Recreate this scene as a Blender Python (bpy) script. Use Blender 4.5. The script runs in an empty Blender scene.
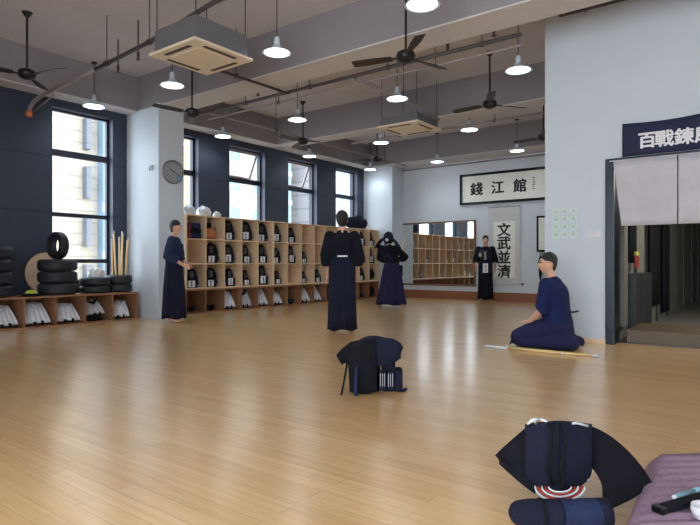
import bpy, math, random
from mathutils import Vector, Matrix
random.seed(7)
C = bpy.context.scene.collection
PI = math.pi

# ------------------------------------------------------------------ materials
def lin(c):
    return tuple((v/12.92 if v <= .04045 else ((v+.055)/1.055)**2.4) for v in c)
def rgb(r, g, b): return lin((r/255, g/255, b/255))
def mat(name, col, rough=.6, metal=0.0, var=0.0, scale=8.0, bump=0.0, bscale=None, stretch=None, emit=0.0, spec=.5):
    m = bpy.data.materials.new(name); m.use_nodes = True
    nt = m.node_tree; b = nt.nodes['Principled BSDF']
    b.inputs['Base Color'].default_value = (*col, 1); b.inputs['Roughness'].default_value = rough
    b.inputs['Metallic'].default_value = metal; b.inputs['Specular IOR Level'].default_value = spec
    tc = nt.nodes.new('ShaderNodeTexCoord'); mp = nt.nodes.new('ShaderNodeMapping')
    nt.links.new(tc.outputs['Object'], mp.inputs[0])
    if stretch: mp.inputs['Scale'].default_value = stretch
    nz = nt.nodes.new('ShaderNodeTexNoise'); nz.inputs['Scale'].default_value = scale; nz.inputs['Detail'].default_value = 4
    nt.links.new(mp.outputs[0], nz.inputs['Vector'])
    rp = nt.nodes.new('ShaderNodeValToRGB')
    lo = tuple(max(0, c*(1-var)) for c in col); hi = tuple(min(1, c*(1+var)) for c in col)
    rp.color_ramp.elements[0].position = .3; rp.color_ramp.elements[0].color = (*lo, 1)
    rp.color_ramp.elements[1].position = .7; rp.color_ramp.elements[1].color = (*hi, 1)
    nt.links.new(nz.outputs[0], rp.inputs[0]); nt.links.new(rp.outputs[0], b.inputs['Base Color'])
    if bump:
        n2 = nt.nodes.new('ShaderNodeTexNoise'); n2.inputs['Scale'].default_value = bscale or scale*3
        nt.links.new(mp.outputs[0], n2.inputs['Vector'])
        bp = nt.nodes.new('ShaderNodeBump'); bp.inputs['Strength'].default_value = bump; bp.inputs['Distance'].default_value = .02
        nt.links.new(n2.outputs[0], bp.inputs['Height']); nt.links.new(bp.outputs[0], b.inputs['Normal'])
    if emit:
        b.inputs['Emission Color'].default_value = (*col, 1); b.inputs['Emission Strength'].default_value = emit
    return m
def floor_mat():
    m = bpy.data.materials.new('oak_planks'); m.use_nodes = True
    nt = m.node_tree; b = nt.nodes['Principled BSDF']; L = nt.links.new
    tc = nt.nodes.new('ShaderNodeTexCoord')
    br = nt.nodes.new('ShaderNodeTexBrick'); L(tc.outputs['Object'], br.inputs['Vector'])
    br.inputs['Scale'].default_value = 1; br.inputs['Brick Width'].default_value = 1.15; br.inputs['Row Height'].default_value = .09
    br.inputs['Mortar Size'].default_value = .0012; br.inputs['Mortar Smooth'].default_value = .3; br.offset = .37; br.offset_frequency = 2
    br.inputs['Color1'].default_value = (*rgb(228, 190, 134), 1); br.inputs['Color2'].default_value = (*rgb(215, 174, 118), 1)
    br.inputs['Mortar'].default_value = (*rgb(172, 134, 90), 1); br.inputs['Bias'].default_value = -.1
    mp = nt.nodes.new('ShaderNodeMapping'); mp.inputs['Scale'].default_value = (.7, 20, 1); L(tc.outputs['Object'], mp.inputs[0])
    nz = nt.nodes.new('ShaderNodeTexNoise'); nz.inputs['Scale'].default_value = 1.6; nz.inputs['Detail'].default_value = 3; L(mp.outputs[0], nz.inputs['Vector'])
    rp = nt.nodes.new('ShaderNodeValToRGB'); rp.color_ramp.elements[0].position = .25; rp.color_ramp.elements[0].color = (.72, .62, .52, 1)
    rp.color_ramp.elements[1].position = .62; rp.color_ramp.elements[1].color = (1, 1, 1, 1); L(nz.outputs[0], rp.inputs[0])
    mx = nt.nodes.new('ShaderNodeMix'); mx.data_type = 'RGBA'; mx.blend_type = 'MULTIPLY'; mx.inputs[0].default_value = .5
    L(br.outputs['Color'], mx.inputs[6]); L(rp.outputs[0], mx.inputs[7]); L(mx.outputs[2], b.inputs['Base Color'])
    b.inputs['Roughness'].default_value = .30
    n3 = nt.nodes.new('ShaderNodeTexNoise'); n3.inputs['Scale'].default_value = 3; L(tc.outputs['Object'], n3.inputs['Vector'])
    mr = nt.nodes.new('ShaderNodeMapRange'); mr.inputs['To Min'].default_value = .27; mr.inputs['To Max'].default_value = .34
    L(n3.outputs[0], mr.inputs['Value']); L(mr.outputs[0], b.inputs['Roughness'])
    b.inputs['Coat Weight'].default_value = .9; b.inputs['Coat Roughness'].default_value = .2
    return m
def facade_mat(name, wall, line, step=3.0):
    m = bpy.data.materials.new(name); m.use_nodes = True
    nt = m.node_tree; b = nt.nodes['Principled BSDF']; L = nt.links.new
    tc = nt.nodes.new('ShaderNodeTexCoord'); wv = nt.nodes.new('ShaderNodeTexWave'); wv.bands_direction = 'Z'
    wv.inputs['Scale'].default_value = 1.0/step*.314*2; wv.inputs['Distortion'].default_value = 0
    L(tc.outputs['Object'], wv.inputs['Vector'])
    rp = nt.nodes.new('ShaderNodeValToRGB'); rp.color_ramp.elements[0].position = .0; rp.color_ramp.elements[0].color = (*line, 1)
    rp.color_ramp.elements[1].position = .06; rp.color_ramp.elements[1].color = (*wall, 1)
    L(wv.outputs['Fac'], rp.inputs[0]); L(rp.outputs[0], b.inputs['Base Color']); b.inputs['Roughness'].default_value = .8
    return m
def glass_mat(name, tint, gl=.07):
    m = bpy.data.materials.new(name); m.use_nodes = True
    nt = m.node_tree; nt.nodes.clear(); L = nt.links.new
    o = nt.nodes.new('ShaderNodeOutputMaterial'); mx = nt.nodes.new('ShaderNodeMixShader'); mx.inputs[0].default_value = gl
    t = nt.nodes.new('ShaderNodeBsdfTransparent'); t.inputs[0].default_value = (*tint, 1)
    g = nt.nodes.new('ShaderNodeBsdfGlossy'); g.inputs['Roughness'].default_value = .05
    L(t.outputs[0], mx.inputs[1]); L(g.outputs[0], mx.inputs[2]); L(mx.outputs[0], o.inputs[0])
    return m
def panel_mat():      # slate cladding with fine horizontal joints
    m = bpy.data.materials.new('slate_panels'); m.use_nodes = True
    nt = m.node_tree; b = nt.nodes['Principled BSDF']; L = nt.links.new
    tc = nt.nodes.new('ShaderNodeTexCoord'); br = nt.nodes.new('ShaderNodeTexBrick')
    mp = nt.nodes.new('ShaderNodeMapping'); mp.inputs['Rotation'].default_value = (0, PI/2, PI/2)
    sx = nt.nodes.new('ShaderNodeSeparateXYZ'); cb = nt.nodes.new('ShaderNodeCombineXYZ')
    L(tc.outputs['Object'], sx.inputs[0]); L(sx.outputs['Y'], cb.inputs['X']); L(sx.outputs['Z'], cb.inputs['Y'])
    L(cb.outputs[0], br.inputs['Vector'])
    br.inputs['Scale'].default_value = 1; br.inputs['Brick Width'].default_value = 9.0; br.inputs['Row Height'].default_value = .93
    br.inputs['Mortar Size'].default_value = .006; br.offset = 0
    c = rgb(49, 57, 74); br.inputs['Color1'].default_value = (*c, 1); br.inputs['Color2'].default_value = (*rgb(52, 60, 77), 1)
    br.inputs['Mortar'].default_value = (*rgb(20, 24, 33), 1); L(br.outputs['Color'], b.inputs['Base Color'])
    b.inputs['Roughness'].default_value = .55
    return m
M = dict(
    floor=floor_mat(), slate=panel_mat(),
    white=mat('white_plaster', rgb(196, 204, 212), .85, var=.02, scale=2),
    backwall=mat('back_plaster', rgb(205, 211, 218), .85, var=.02, scale=2),
    ceil=mat('ceiling_plaster', rgb(200, 196, 200), .9, var=.05, scale=1.5, bump=.1),
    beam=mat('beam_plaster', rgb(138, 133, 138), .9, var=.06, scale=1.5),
    beam_lit=mat('beam_lit_plaster', rgb(200, 197, 198), .9, var=.03),  # beam plaster again, lightened to paint in the lit underside
    frame=mat('window_metal', rgb(42, 46, 58), .45, .2), glass=glass_mat('clear_glass', (.97, .985, 1)),
    wood=mat('shelf_birch', rgb(226, 198, 164), .5, var=.06, scale=3, stretch=(1, 1, 6)),
    wood2=mat('bench_wood', rgb(148, 106, 76), .5, var=.12, scale=4, stretch=(1, 6, 1)),
    base=mat('baseboard_wood', rgb(140, 88, 62), .45, var=.12, scale=4, stretch=(.5, 8, 4)),
    mframe=mat('mirror_frame_wood', rgb(120, 88, 68), .5, var=.1),
    black=mat('black_fabric', rgb(17, 18, 25), .9, var=.2, scale=30, bump=.3, spec=.2),
    navy=mat('navy_quilted_cotton', rgb(24, 27, 47), .9, var=.15, scale=60, bump=.5, bscale=220, spec=.25),
    royal=mat('bright_indigo_cotton', rgb(24, 33, 76), .9, var=.1, scale=40, bump=.3, spec=.25), bluepurple=mat('washed_indigo_cotton', rgb(34, 34, 70), .9, var=.1, scale=40, bump=.3, spec=.25),
    indigo=mat('indigo_cotton', rgb(33, 42, 72), .9, var=.12, scale=40, bump=.3, bscale=160, spec=.25),
    purple=mat('faded_indigo_cotton', rgb(38, 34, 66), .9, var=.12, scale=30, bump=.3, spec=.25),
    darkgi=mat('dark_cotton', rgb(20, 20, 32), .9, var=.15, scale=40, bump=.3, spec=.2),
    gloss=mat('lacquer', rgb(14, 15, 20), .25), metal=mat('steel', rgb(150, 152, 158), .35, .9),
    blackmet=mat('black_metal', rgb(26, 26, 30), .45, .3), pipe=mat('painted_pipe', rgb(140, 130, 130), .5),
    dpipe=mat('dark_pipe', rgb(72, 66, 68), .5), orange=mat('orange_fitting', rgb(205, 120, 70), .5),
    fan=mat('fan_blade', rgb(44, 38, 38), .45, var=.1), rubber=mat('tyre_rubber', rgb(34, 36, 44), .6, var=.1, bump=.2),
    skin=mat('skin', rgb(205, 160, 135), .55, var=.05, scale=12), hair=mat('black_hair', rgb(24, 22, 24), .6, var=.2, scale=60, bump=.5),
    eye=mat('eye_dark', rgb(25, 20, 20), .2), lips=mat('lips', rgb(170, 105, 95), .5),
    paper=mat('paper', rgb(235, 233, 226), .8, var=.02), greypaper=mat('scroll_mount', rgb(200, 200, 200), .8, var=.06, scale=20),
    ink=mat('ink', rgb(24, 24, 28), .7), tag=mat('white_name_tag', rgb(225, 228, 235), .7),
    cloth=mat('white_cotton', rgb(215, 215, 220), .9, var=.05, scale=20, bump=.3),
    pale=mat('greyed_cotton', rgb(190, 188, 196), .9, var=.07, scale=20, bump=.3),
    acw=mat('cream_plastic', rgb(226, 212, 190), .5), acb=mat('grey_casing', rgb(112, 112, 116), .5, .2),
    acd=mat('dark_slot', rgb(70, 60, 52), .6),
    lampw=mat('lamp_shade_enamel', rgb(205, 212, 222), .4), bulb=mat('lamp_diffuser', (.80, .93, 1), .4, emit=3.5),
    bamboo=mat('bamboo', rgb(222, 190, 140), .45, var=.08, scale=6), leather=mat('white_leather', rgb(205, 208, 212), .6),
    red=mat('red_lacquer', rgb(158, 44, 40), .35), noren=mat('linen', rgb(190, 187, 194), .9, var=.05, scale=5, bump=.3, bscale=300),
    banner=mat('navy_banner_cloth', rgb(32, 36, 66), .85, var=.08), bwhite=mat('banner_white', rgb(225, 225, 228), .8),
    doorf=mat('dark_steel_frame', rgb(28, 35, 46), .3, .4), grey=mat('grey_panel', rgb(112, 112, 106), .6, var=.05),
    dgrey=mat('dark_locker', rgb(44, 44, 48), .5), cfloor=mat('corridor_floor', rgb(110, 108, 104), .5),
    step=mat('step_wood', rgb(96, 80, 62), .5, var=.1, stretch=(1, 8, 1)), lav=mat('lavender_cloth', rgb(142, 117, 136), .9, var=.06, scale=12, bump=.3),
    teal=mat('teal_plastic', rgb(120, 160, 172), .3), sticker=mat('pale_green_print', rgb(196, 214, 208), .7),
    sgrey=mat('print_grey', rgb(170, 188, 186), .7), brownball=mat('brown_leather', rgb(176, 106, 62), .45, var=.1),
    bag=mat('clear_white_plastic', rgb(222, 224, 226), .3, var=.08, scale=10, bump=.4, bscale=18),
    tan=mat('pale_wood_disc', rgb(206, 178, 152), .6, var=.08), lime=mat('yellow_green_felt', rgb(200, 206, 90), .8),
    clock=mat('clock_face', rgb(150, 150, 158), .5, var=.1), blue=mat('pale_blue_card', rgb(110, 150, 180), .6),
    cream=facade_mat('cream_facade', rgb(136, 129, 117), rgb(110, 104, 94), 1.4),
    pinkf=facade_mat('white_facade', rgb(140, 140, 142), rgb(112, 115, 120), 3.0),
    yel=facade_mat('yellow_facade', rgb(140, 129, 112), rgb(138, 134, 126), 3.0),
    bglass=mat('facade_glass', rgb(96, 116, 134), .2), bframe=mat('facade_window_frame', rgb(158, 160, 162), .6), bdark=mat('facade_louvre', rgb(78, 82, 90), .5), ground=mat('outside_ground', rgb(130, 132, 130), .9),
)
mm = bpy.data.materials.new('mirror_silver'); mm.use_nodes = True
mb_ = mm.node_tree.nodes['Principled BSDF']; mb_.inputs['Metallic'].default_value = 1; mb_.inputs['Roughness'].default_value = .02
mb_.inputs['Base Color'].default_value = (.88, .9, .9, 1); M['mirror'] = mm

# ------------------------------------------------------------------ mesh builder
class MB:
    def __init__(s): s.v = []; s.f = []
    def add(s, vs, fs):
        o = len(s.v); s.v += [tuple(v) for v in vs]; s.f += [tuple(i+o for i in f) for f in fs]; return s
    def box(s, x0, x1, y0, y1, z0, z1, T=None):
        vs = [Vector((x, y, z)) for x in (x0, x1) for y in (y0, y1) for z in (z0, z1)]
        if T: vs = [T @ v for v in vs]
        return s.add(vs, [(0, 1, 3, 2), (4, 6, 7, 5), (0, 4, 5, 1), (2, 3, 7, 6), (0, 2, 6, 4), (1, 5, 7, 3)])
    def tube(s, pts, radii, n=12, up=None, cap=True):
        pts = [Vector(p) for p in pts]
        if not isinstance(radii, (list, tuple)): radii = [radii]*len(pts)
        rr = [(r, r) if not isinstance(r, tuple) else r for r in radii]
        ref = Vector(up) if up else None; rings = []; vs = []
        for i, p in enumerate(pts):
            t = (pts[min(i+1, len(pts)-1)]-pts[max(i-1, 0)]).normalized()
            if ref is None:
                ref = Vector((0, 0, 1)) if abs(t.z) < .9 else Vector((0, 1, 0))
            a = (ref-t*ref.dot(t))
            a = a.normalized() if a.length > 1e-5 else t.orthogonal().normalized()
            if not up: ref = a
            b = t.cross(a)
            for k in range(n):
                th = 2*PI*k/n; vs.append(p+b*math.cos(th)*rr[i][0]+a*math.sin(th)*rr[i][1])
        fs = []
        for i in range(len(pts)-1):
            for k in range(n):
                k2 = (k+1) % n; fs.append((i*n+k, i*n+k2, (i+1)*n+k2, (i+1)*n+k))
        if cap: fs += [tuple(range(n-1, -1, -1)), tuple(range((len(pts)-1)*n, len(pts)*n))]
        return s.add(vs, fs)
    def limb(s, pts, radii, n=14, up=None):      # tube with rounded ends
        pts = [Vector(p) for p in pts]
        rr = [(r, r) if not isinstance(r, tuple) else r for r in radii]
        a = (pts[0]-pts[1]).normalized(); b = (pts[-1]-pts[-2]).normalized()
        P = []; Q = []
        for k in (.98, .8, .45):
            m = min(rr[0]); P.append(pts[0]+a*m*k); c = math.sqrt(1-k*k); Q.append((rr[0][0]*c, rr[0][1]*c))
        P += pts; Q += rr
        for k in (.45, .8, .98):
            m = min(rr[-1]); P.append(pts[-1]+b*m*k); c = math.sqrt(1-k*k); Q.append((rr[-1][0]*c, rr[-1][1]*c))
        return s.tube(P, Q, n, up)
    def lathe(s, prof, c=(0, 0, 0), n=32, axis='z', close=False):
        vs = []; c = Vector(c)
        for r, h in prof:
            for k in range(n):
                th = 2*PI*k/n; x, y = r*math.cos(th), r*math.sin(th)
                vs.append(c+(Vector((x, y, h)) if axis == 'z' else Vector((h, x, y)) if axis == 'x' else Vector((x, h, y))))
        fs = []; m = len(prof)
        for i in range(m-(0 if close else 1)):
            j = (i+1) % m
            for k in range(n):
                k2 = (k+1) % n; fs.append((i*n+k, i*n+k2, j*n+k2, j*n+k))
        if not close: fs += [tuple(range(n-1, -1, -1)), tuple(range((m-1)*n, m*n))]
        return s.add(vs, fs)
    def surf(s, fn, nu, nv, thick=0.0, closeu=False):   # fn(u,v)->point, u,v in 0..1; with thickness along the normal
        g = [[Vector(fn(i/nu, j/nv)) for j in range(nv+1)] for i in range(nu if closeu else nu+1)]
        A = len(g); e = 1e-3; vs = [p for r in g for p in r]; fs = []
        idx = lambda i, j: (i % A)*(nv+1)+j
        N = nu if closeu else nu
        top = [(idx(i, j), idx(i+1, j), idx(i+1, j+1), idx(i, j+1)) for i in range(N) for j in range(nv)]
        if not thick: return s.add(vs, top)
        off = []
        for i in range(A):
            for j in range(nv+1):
                i0, i1 = (i-1, i+1) if closeu else (max(i-1, 0), min(i+1, A-1))
                du = g[i1 % A][j]-g[i0 % A][j]; dv = g[i][min(j+1, nv)]-g[i][max(j-1, 0)]
                nn = du.cross(dv); nn = nn.normalized() if nn.length > 1e-9 else Vector((0, 0, 1))
                off.append(g[i][j]-nn*thick)
        k = len(vs); fs = top+[tuple(reversed([q+k for q in f])) for f in top]
        for i in range(N):
            fs += [(idx(i, 0), idx(i, 0)+k, idx(i+1, 0)+k, idx(i+1, 0)), (idx(i+1, nv), idx(i+1, nv)+k, idx(i, nv)+k, idx(i, nv))]
        if not closeu:
            for j in range(nv):
                fs += [(idx(0, j+1), idx(0, j+1)+k, idx(0, j)+k, idx(0, j)), (idx(A-1, j), idx(A-1, j)+k, idx(A-1, j+1)+k, idx(A-1, j+1))]
        return s.add(vs+off, fs)
    def ball(s, c, r, nu=16, nv=10, fn=None):
        if not isinstance(r, tuple): r = (r, r, r)
        vs = []; fs = []
        for i in range(1, nv):
            ph = PI*i/nv
            for k in range(nu):
                th = 2*PI*k/nu; d = Vector((math.sin(ph)*math.cos(th), math.sin(ph)*math.sin(th), math.cos(ph)))
                p = Vector((d.x*r[0], d.y*r[1], d.z*r[2])) if not fn else fn(d)
                vs.append(Vector(c)+p)
        t = fn(Vector((0, 0, 1))) if fn else Vector((0, 0, r[2])); b = fn(Vector((0, 0, -1))) if fn else Vector((0, 0, -r[2]))
        vs += [Vector(c)+t, Vector(c)+b]; a = (nv-1)*nu
        for i in range(nv-2):
            for k in range(nu):
                k2 = (k+1) % nu; fs.append((i*nu+k, (i+1)*nu+k, (i+1)*nu+k2, i*nu+k2))
        for k in range(nu):
            k2 = (k+1) % nu; fs.append((a, k, k2)); fs.append((a+1, (nv-2)*nu+k2, (nv-2)*nu+k))
        return s.add(vs, fs)
    def xf(s, T): s.v = [tuple(T @ Vector(v)) for v in s.v]; return s
    def build(s, name, m, parent=None, loc=(0, 0, 0), smooth=False, bevel=0, flat_angle=None):
        me = bpy.data.meshes.new(name); me.from_pydata(s.v, [], s.f); me.update()
        import bmesh
        bm = bmesh.new(); bm.from_mesh(me); bmesh.ops.recalc_face_normals(bm, faces=bm.faces)
        if bevel: bmesh.ops.bevel(bm, geom=[e for e in bm.edges if e.is_manifold and e.calc_face_angle(0) > .6], offset=bevel, segments=2, affect='EDGES', profile=.6)
        for f in bm.faces: f.smooth = smooth
        if smooth and flat_angle:
            for e in bm.edges:
                if len(e.link_faces) == 2 and e.calc_face_angle(0) > flat_angle: e.smooth = False
        bm.to_mesh(me); bm.free()
        o = bpy.data.objects.new(name, me); C.objects.link(o); o.data.materials.append(M[m] if isinstance(m, str) else m)
        o.location = loc
        if parent: o.parent = parent
        return o
def remesh(o, vox, smooth=2, fac=.5):
    r = o.modifiers.new('r', 'REMESH'); r.mode = 'VOXEL'; r.voxel_size = vox; r.use_smooth_shade = True
    if smooth: q = o.modifiers.new('s', 'SMOOTH'); q.iterations = smooth; q.factor = fac
    bpy.context.view_layer.update(); dg = bpy.context.evaluated_depsgraph_get()
    me = bpy.data.meshes.new_from_object(o.evaluated_get(dg)); o.modifiers.clear()
    ms = list(o.data.materials); o.data = me
    if not me.materials:
        for m in ms: me.materials.append(m)
    for p in me.polygons: p.use_smooth = True
    return o
def tag(o, label, cat, group=None, kind=None):
    o['label'] = label; o['category'] = cat
    if group: o['group'] = group
    if kind: o['kind'] = kind
    return o
def thing(name, label, cat, loc=(0, 0, 0), rz=0, group=None):
    o = bpy.data.objects.new(name, None); C.objects.link(o); o.location = loc; o.rotation_euler = (0, 0, rz); o.empty_display_size = .1
    return tag(o, label, cat, group)
def struct(o): o['kind'] = 'structure'; return o
def dup(root, loc, rz=None, label=None, group=None, scale=None):
    def cp(o, par):
        c = o.copy(); C.objects.link(c)
        if par: c.parent = par
        for ch in [k for k in kids if k.parent == o]: cp(ch, c)
        return c
    kids = root.children_recursive
    r = cp(root, None); r.location = loc
    if rz is not None: r.rotation_euler = (0, 0, rz)
    if label: r['label'] = label
    if group: r['group'] = group
    if scale: r.scale = scale
    return r
def text(body, size, m, T, parent, name='lettering', off=.0, ext=.002):
    cu = bpy.data.curves.new('t', 'FONT'); cu.body = body; cu.size = size; cu.align_x = 'CENTER'; cu.align_y = 'CENTER'
    cu.extrude = ext
    o = bpy.data.objects.new('t', cu); C.objects.link(o); bpy.context.view_layer.update()
    me = bpy.data.meshes.new_from_object(o.evaluated_get(bpy.context.evaluated_depsgraph_get())); bpy.data.objects.remove(o)
    # recentre glyph box
    xs = [v.co.x for v in me.vertices]; ys = [v.co.y for v in me.vertices]
    if xs: me.transform(Matrix.Translation((-(min(xs)+max(xs))/2, -(min(ys)+max(ys))/2, 0)))
    if off:
        base = me; vs = [v.co.copy() for v in base.vertices]; ps = [tuple(p.vertices) for p in base.polygons]; mbt = MB()
        for dx, dy in ((0, 0), (off, 0), (-off, 0), (0, off*.7), (0, -off*.7)): mbt.add([v+Vector((dx, dy, .0002*(dx+dy)/off)) for v in vs], ps)
        me = bpy.data.meshes.new('t'); me.from_pydata(mbt.v, [], mbt.f); me.update()
    me.transform(T); me.materials.clear(); me.materials.append(M[m])
    q = bpy.data.objects.new(name, me); C.objects.link(q); q.parent = parent; return q
def wallT(x, y, z):       # text standing in a wall plane that faces -Y
    return Matrix.Translation((x, y, z)) @ Matrix.Rotation(PI/2, 4, 'X')

# ------------------------------------------------------------------ room constants
XL = -9.65; XF = -9.05; YB = 14.1; YW = 7.45; ZC = 4.4; ZB = 3.77; XW = -2.39
# floor and ceiling
struct(MB().box(-9.95, 4.2, -2.5, YB+.3, -.12, 0).build('floor', 'floor'))
struct(MB().box(-9.95, 4.2, -2.5, YB+.3, ZC, ZC+.2).build('ceiling', 'ceil'))
# left wall: piers, head and sill around the five window openings
WY = [(4.52, 5.60), (6.43, 7.52), (8.37, 9.46), (10.27, 11.37), (12.18, 13.18)]
wl = MB(); y = -2.5
for a, b in WY:
    wl.box(XL-.28, XL, y, a, 0, ZC); y = b
wl.box(XL-.28, XL, y, YB+.3, 0, ZC)
for a, b in WY:
    wl.box(XL-.28, XL, a, b, 0, .62); wl.box(XL-.28, XL, a, b, 3.63, ZC)
struct(wl.build('wall_left', 'slate'))
struct(MB().box(-9.95, -1.86, YB, YB+.3, 0, ZC).build('wall_back', 'backwall'))
# white wall on the right with the doorway
ww = MB().box(XW, -1.63, YW, YW+.22, 0, ZC).box(-1.63, 1.3, YW, YW+.22, 2.26, ZC).box(1.3, 4.2, YW, YW+.22, 0, ZC)
ww.box(XW, XW+.2, YW+.22, YB, 0, ZC)
struct(ww.build('wall_right', 'white'))
rw = MB().box(-9.95, -3.6, -2.7, -2.5, 0, ZC).box(-3.6, 4.4, -2.7, -2.5, 0, .3).box(-3.6, 4.4, -2.7, -2.5, 3.4, ZC)
for x in (-1.7, .3, 2.3, 4.2): rw.box(x-.06, x+.06, -2.7, -2.5, .3, 3.4)
struct(rw.build('wall_rear_added', 'white')); struct(MB().box(4.2, 4.4, -2.7, YW+.2, 0, ZC).build('wall_side_added', 'white'))  # unseen walls, added to cut the light coming from behind the camera
# beams
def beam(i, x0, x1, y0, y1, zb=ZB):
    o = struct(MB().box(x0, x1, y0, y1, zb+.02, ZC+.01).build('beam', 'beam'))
    u = struct(MB().box(x0, x1, y0, y1, zb, zb+.02).build('beam_underside', 'beam_lit', o)); return o  # thin slab carrying the painted-in light on the underside
beam(1, -9.66, -9.3, -2.5, YB)
beam(2, -9.31, 4.2, 5.88, 6.4)
beam(3, -9.31, XW, 9.52, 9.92)
beam(4, -9.31, XW, 13.3, YB+.01)
# pillars
for nm, y0, y1 in (('pillar', 5.88, 6.41), ('pillar', 13.5, YB+.02)):
    struct(MB().box(XL-.02, -8.645, y0, y1, 0, ZB+.01).build(nm, 'white', bevel=.012))
# baseboards
struct(MB().box(-8.645, XW, YB-.03, YB, 0, .23).build('baseboard_back', 'base', bevel=.006))
struct(MB().box(XW, -1.64, YW-.02, YW, 0, .055).build('baseboard_right', 'wood', bevel=.004))

# windows
ZR = [(.70, 1.0), (1.07, 1.80), (1.87, 2.84), (2.95, 3.6)]
for i, (a, b) in enumerate(WY):
    fr = MB(); x0, x1 = XL-.2, XL-.13
    fr.box(x0, x1, a, a+.045, .62, 3.63); fr.box(x0, x1, b-.045, b, .62, 3.63)
    zs = [.62]+[z for r in ZR for z in r]+[3.63]
    for k in range(0, len(zs), 2): fr.box(x0, x1, a+.045, b-.045, zs[k], zs[k+1])
    w = struct(fr.build('window_%d' % (i+1), 'frame', bevel=.005))
    tilt = i in (2, 3)
    for k, (z0, z1) in enumerate(ZR):
        if k == 3 and tilt: continue
        struct(MB().box(x0+.03, x0+.036, a+.045, b-.045, z0, z1).build('window_pane', 'glass', w))
    if tilt:     # awning sash hinged at its head, swung outwards
        T = Matrix.Translation((x0, 0, 3.6)) @ Matrix.Rotation(math.radians(24), 4, 'Y')
        h = .65; s = MB(); y0, y1 = a+.05, b-.05
        s.box(-.03, .01, y0, y1, -.05, 0, T); s.box(-.03, .01, y0, y1, -h, -h+.05, T)
        s.box(-.03, .01, y0, y0+.05, -h, 0, T); s.box(-.03, .01, y1-.05, y1, -h, 0, T)
        sa = struct(s.build('window_sash', 'pipe', w))
        struct(MB().box(-.014, -.008, y0+.05, y1-.05, -h+.05, -.05, T).build('window_pane', 'glass', sa))
        struct(MB().tube([(x0+.03, b-.07, 2.97), (x0-.24, b-.3, 3.04)], .009, 8).build('window_stay', 'metal', w))

# ------------------------------------------------------------------ houses outside
BA, BG = 9.9, 10.7
def building(label, x, y0, y1, h, m, cols, zoff=-14, deep=10, rows=14, ac=False, gc=()):
    t = thing('apartment_building', label, 'building', (x, y0, zoff)); L = y1-y0
    MB().box(-deep, 0, 0, L, 0, h-zoff).build('wall', m, t)
    MB().box(-deep-.2, .25, -.2, L+.2, h-zoff, h-zoff+.6).build('roof', 'pinkf', t)
    n = 0
    for r in range(rows):
        z = 1+r*3.0
        if z+1.6 > h-zoff: break
        for c in cols:
            if n > 95: break
            n += 1
            f = MB().box(0, .06, c-.75, c+.75, z-.05, z+1.55).build('window', 'bframe', t)
            MB().box(.05, .08, c-.66, c-.04, z+.03, z+1.47).box(.05, .08, c+.04, c+.66, z+.03, z+1.47).build('pane', 'bglass', f)
        if ac:
            for c in ac:
                MB().box(0, .5, c-.16, c+.16, z, z+1.9).build('louvre', 'bdark', t)
    for g0, g1 in gc:
        MB().box(-.1, .7, g0, g1, 0, h-zoff-1).build('glass_bay', 'bglass', t)
        q = MB()
        for r in range(rows+3): q.box(.65, .78, g0-.05, g1+.05, r*3.0+.2, r*3.0+.75)
        q.build('spandrel', 'pinkf', t)
    return t
building('cream apartment block with dark louvres and blue glass bay, outside the window before clock pillar', -34, 8, 21.2, 26, 'cream', [], ac=[BA], gc=[(BG, BG+1.5)])
building('pale block of flats with white framed windows, seen through the narrow window beside the clock', -44, 25, 33.5, 30, 'yel', [1.5, 4, 6.5])
building('white tower of flats with a yellow front, outside the first tilted window', -42, 35.6, 44.5, 34, 'yel', [1.5, 4.5, 7.5], gc=[(8.2, 8.8)])
building('long white apartment block with small blue windows, seen through the second tilted sash', -40, 46.5, 58, 30, 'pinkf', [2, 5, 8])
building('white tower of flats seen through the last window before the far pillar', -40, 60, 76, 32, 'pinkf', [2, 6, 10, 14])
o = struct(MB().box(-90, -12, -20, 110, -14.4, -14).build('ground_outside', 'ground'))

# ------------------------------------------------------------------ low cubby bench, left bay and right bay
def bench(label, y0, n, pitch, right):
    t = thing('cubby_bench', label, 'shoe shelf', (XF, y0, 0)); L = n*pitch; D = .56
    MB().box(-D, 0, 0, L, .455, .485).build('top_board', 'wood2', t, bevel=.003)
    MB().box(-D, 0, 0, L, 0, .02).build('bottom_board', 'wood2', t)
    MB().box(-D, -D+.012, .01, L-.01, .02, .455).build('back_board', 'wood2', t)
    for k in range(n+1):
        y = min(max(k*pitch-.011, 0), L-.022)
        MB().box(-D+.012, -.003, y, y+.022, .02, .455).build('divider', 'wood2', t)
    return t
bench('low brown wooden bench of open cubbies under the tyre stacks', 5.73-.475*7, 7, .475, False)
bench('low brown row of open cubbies under the tall pale shelf', 6.42, 14.68, .475, True) if False else None
P = .475; SY = 6.77
t = bench('low brown row of open floor cubbies beneath the tall pale shelving', SY-.01, 14, P, True)

# tall shelves: three carcasses standing on the bench
def carcass(label, c0, n):
    t = thing('cubby_shelf', label, 'shelf', (XF, SY+c0*P, .486), group=None); L = n*P-.004; D = .55; H = 1.46
    r = H/3
    MB().box(-D, -D+.012, 0, L, 0, H).build('back_board', 'wood', t)
    for k in range(4):
        z = min(k*r, H-.022)
        MB().box(-D+.012, 0, .02, L-.02, z, z+.022).build('shelf_board', 'wood', t, bevel=.002)
    for k in range(n+1):
        y = min(max(k*P-.01, 0), L-.02)
        MB().box(-D+.012, -.002, y, y+.02, 0 if k in (0, n) else .022, H).build('upright', 'wood', t)
    return t
carcass('tall pale birch cubby shelf next to the clock pillar', 0, 5)
carcass('tall pale birch cubby shelf in the middle of the row, its upper right cells empty', 5, 4)
carcass('tall pale birch cubby shelf at the far end by the far pillar', 9, 5)

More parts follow.
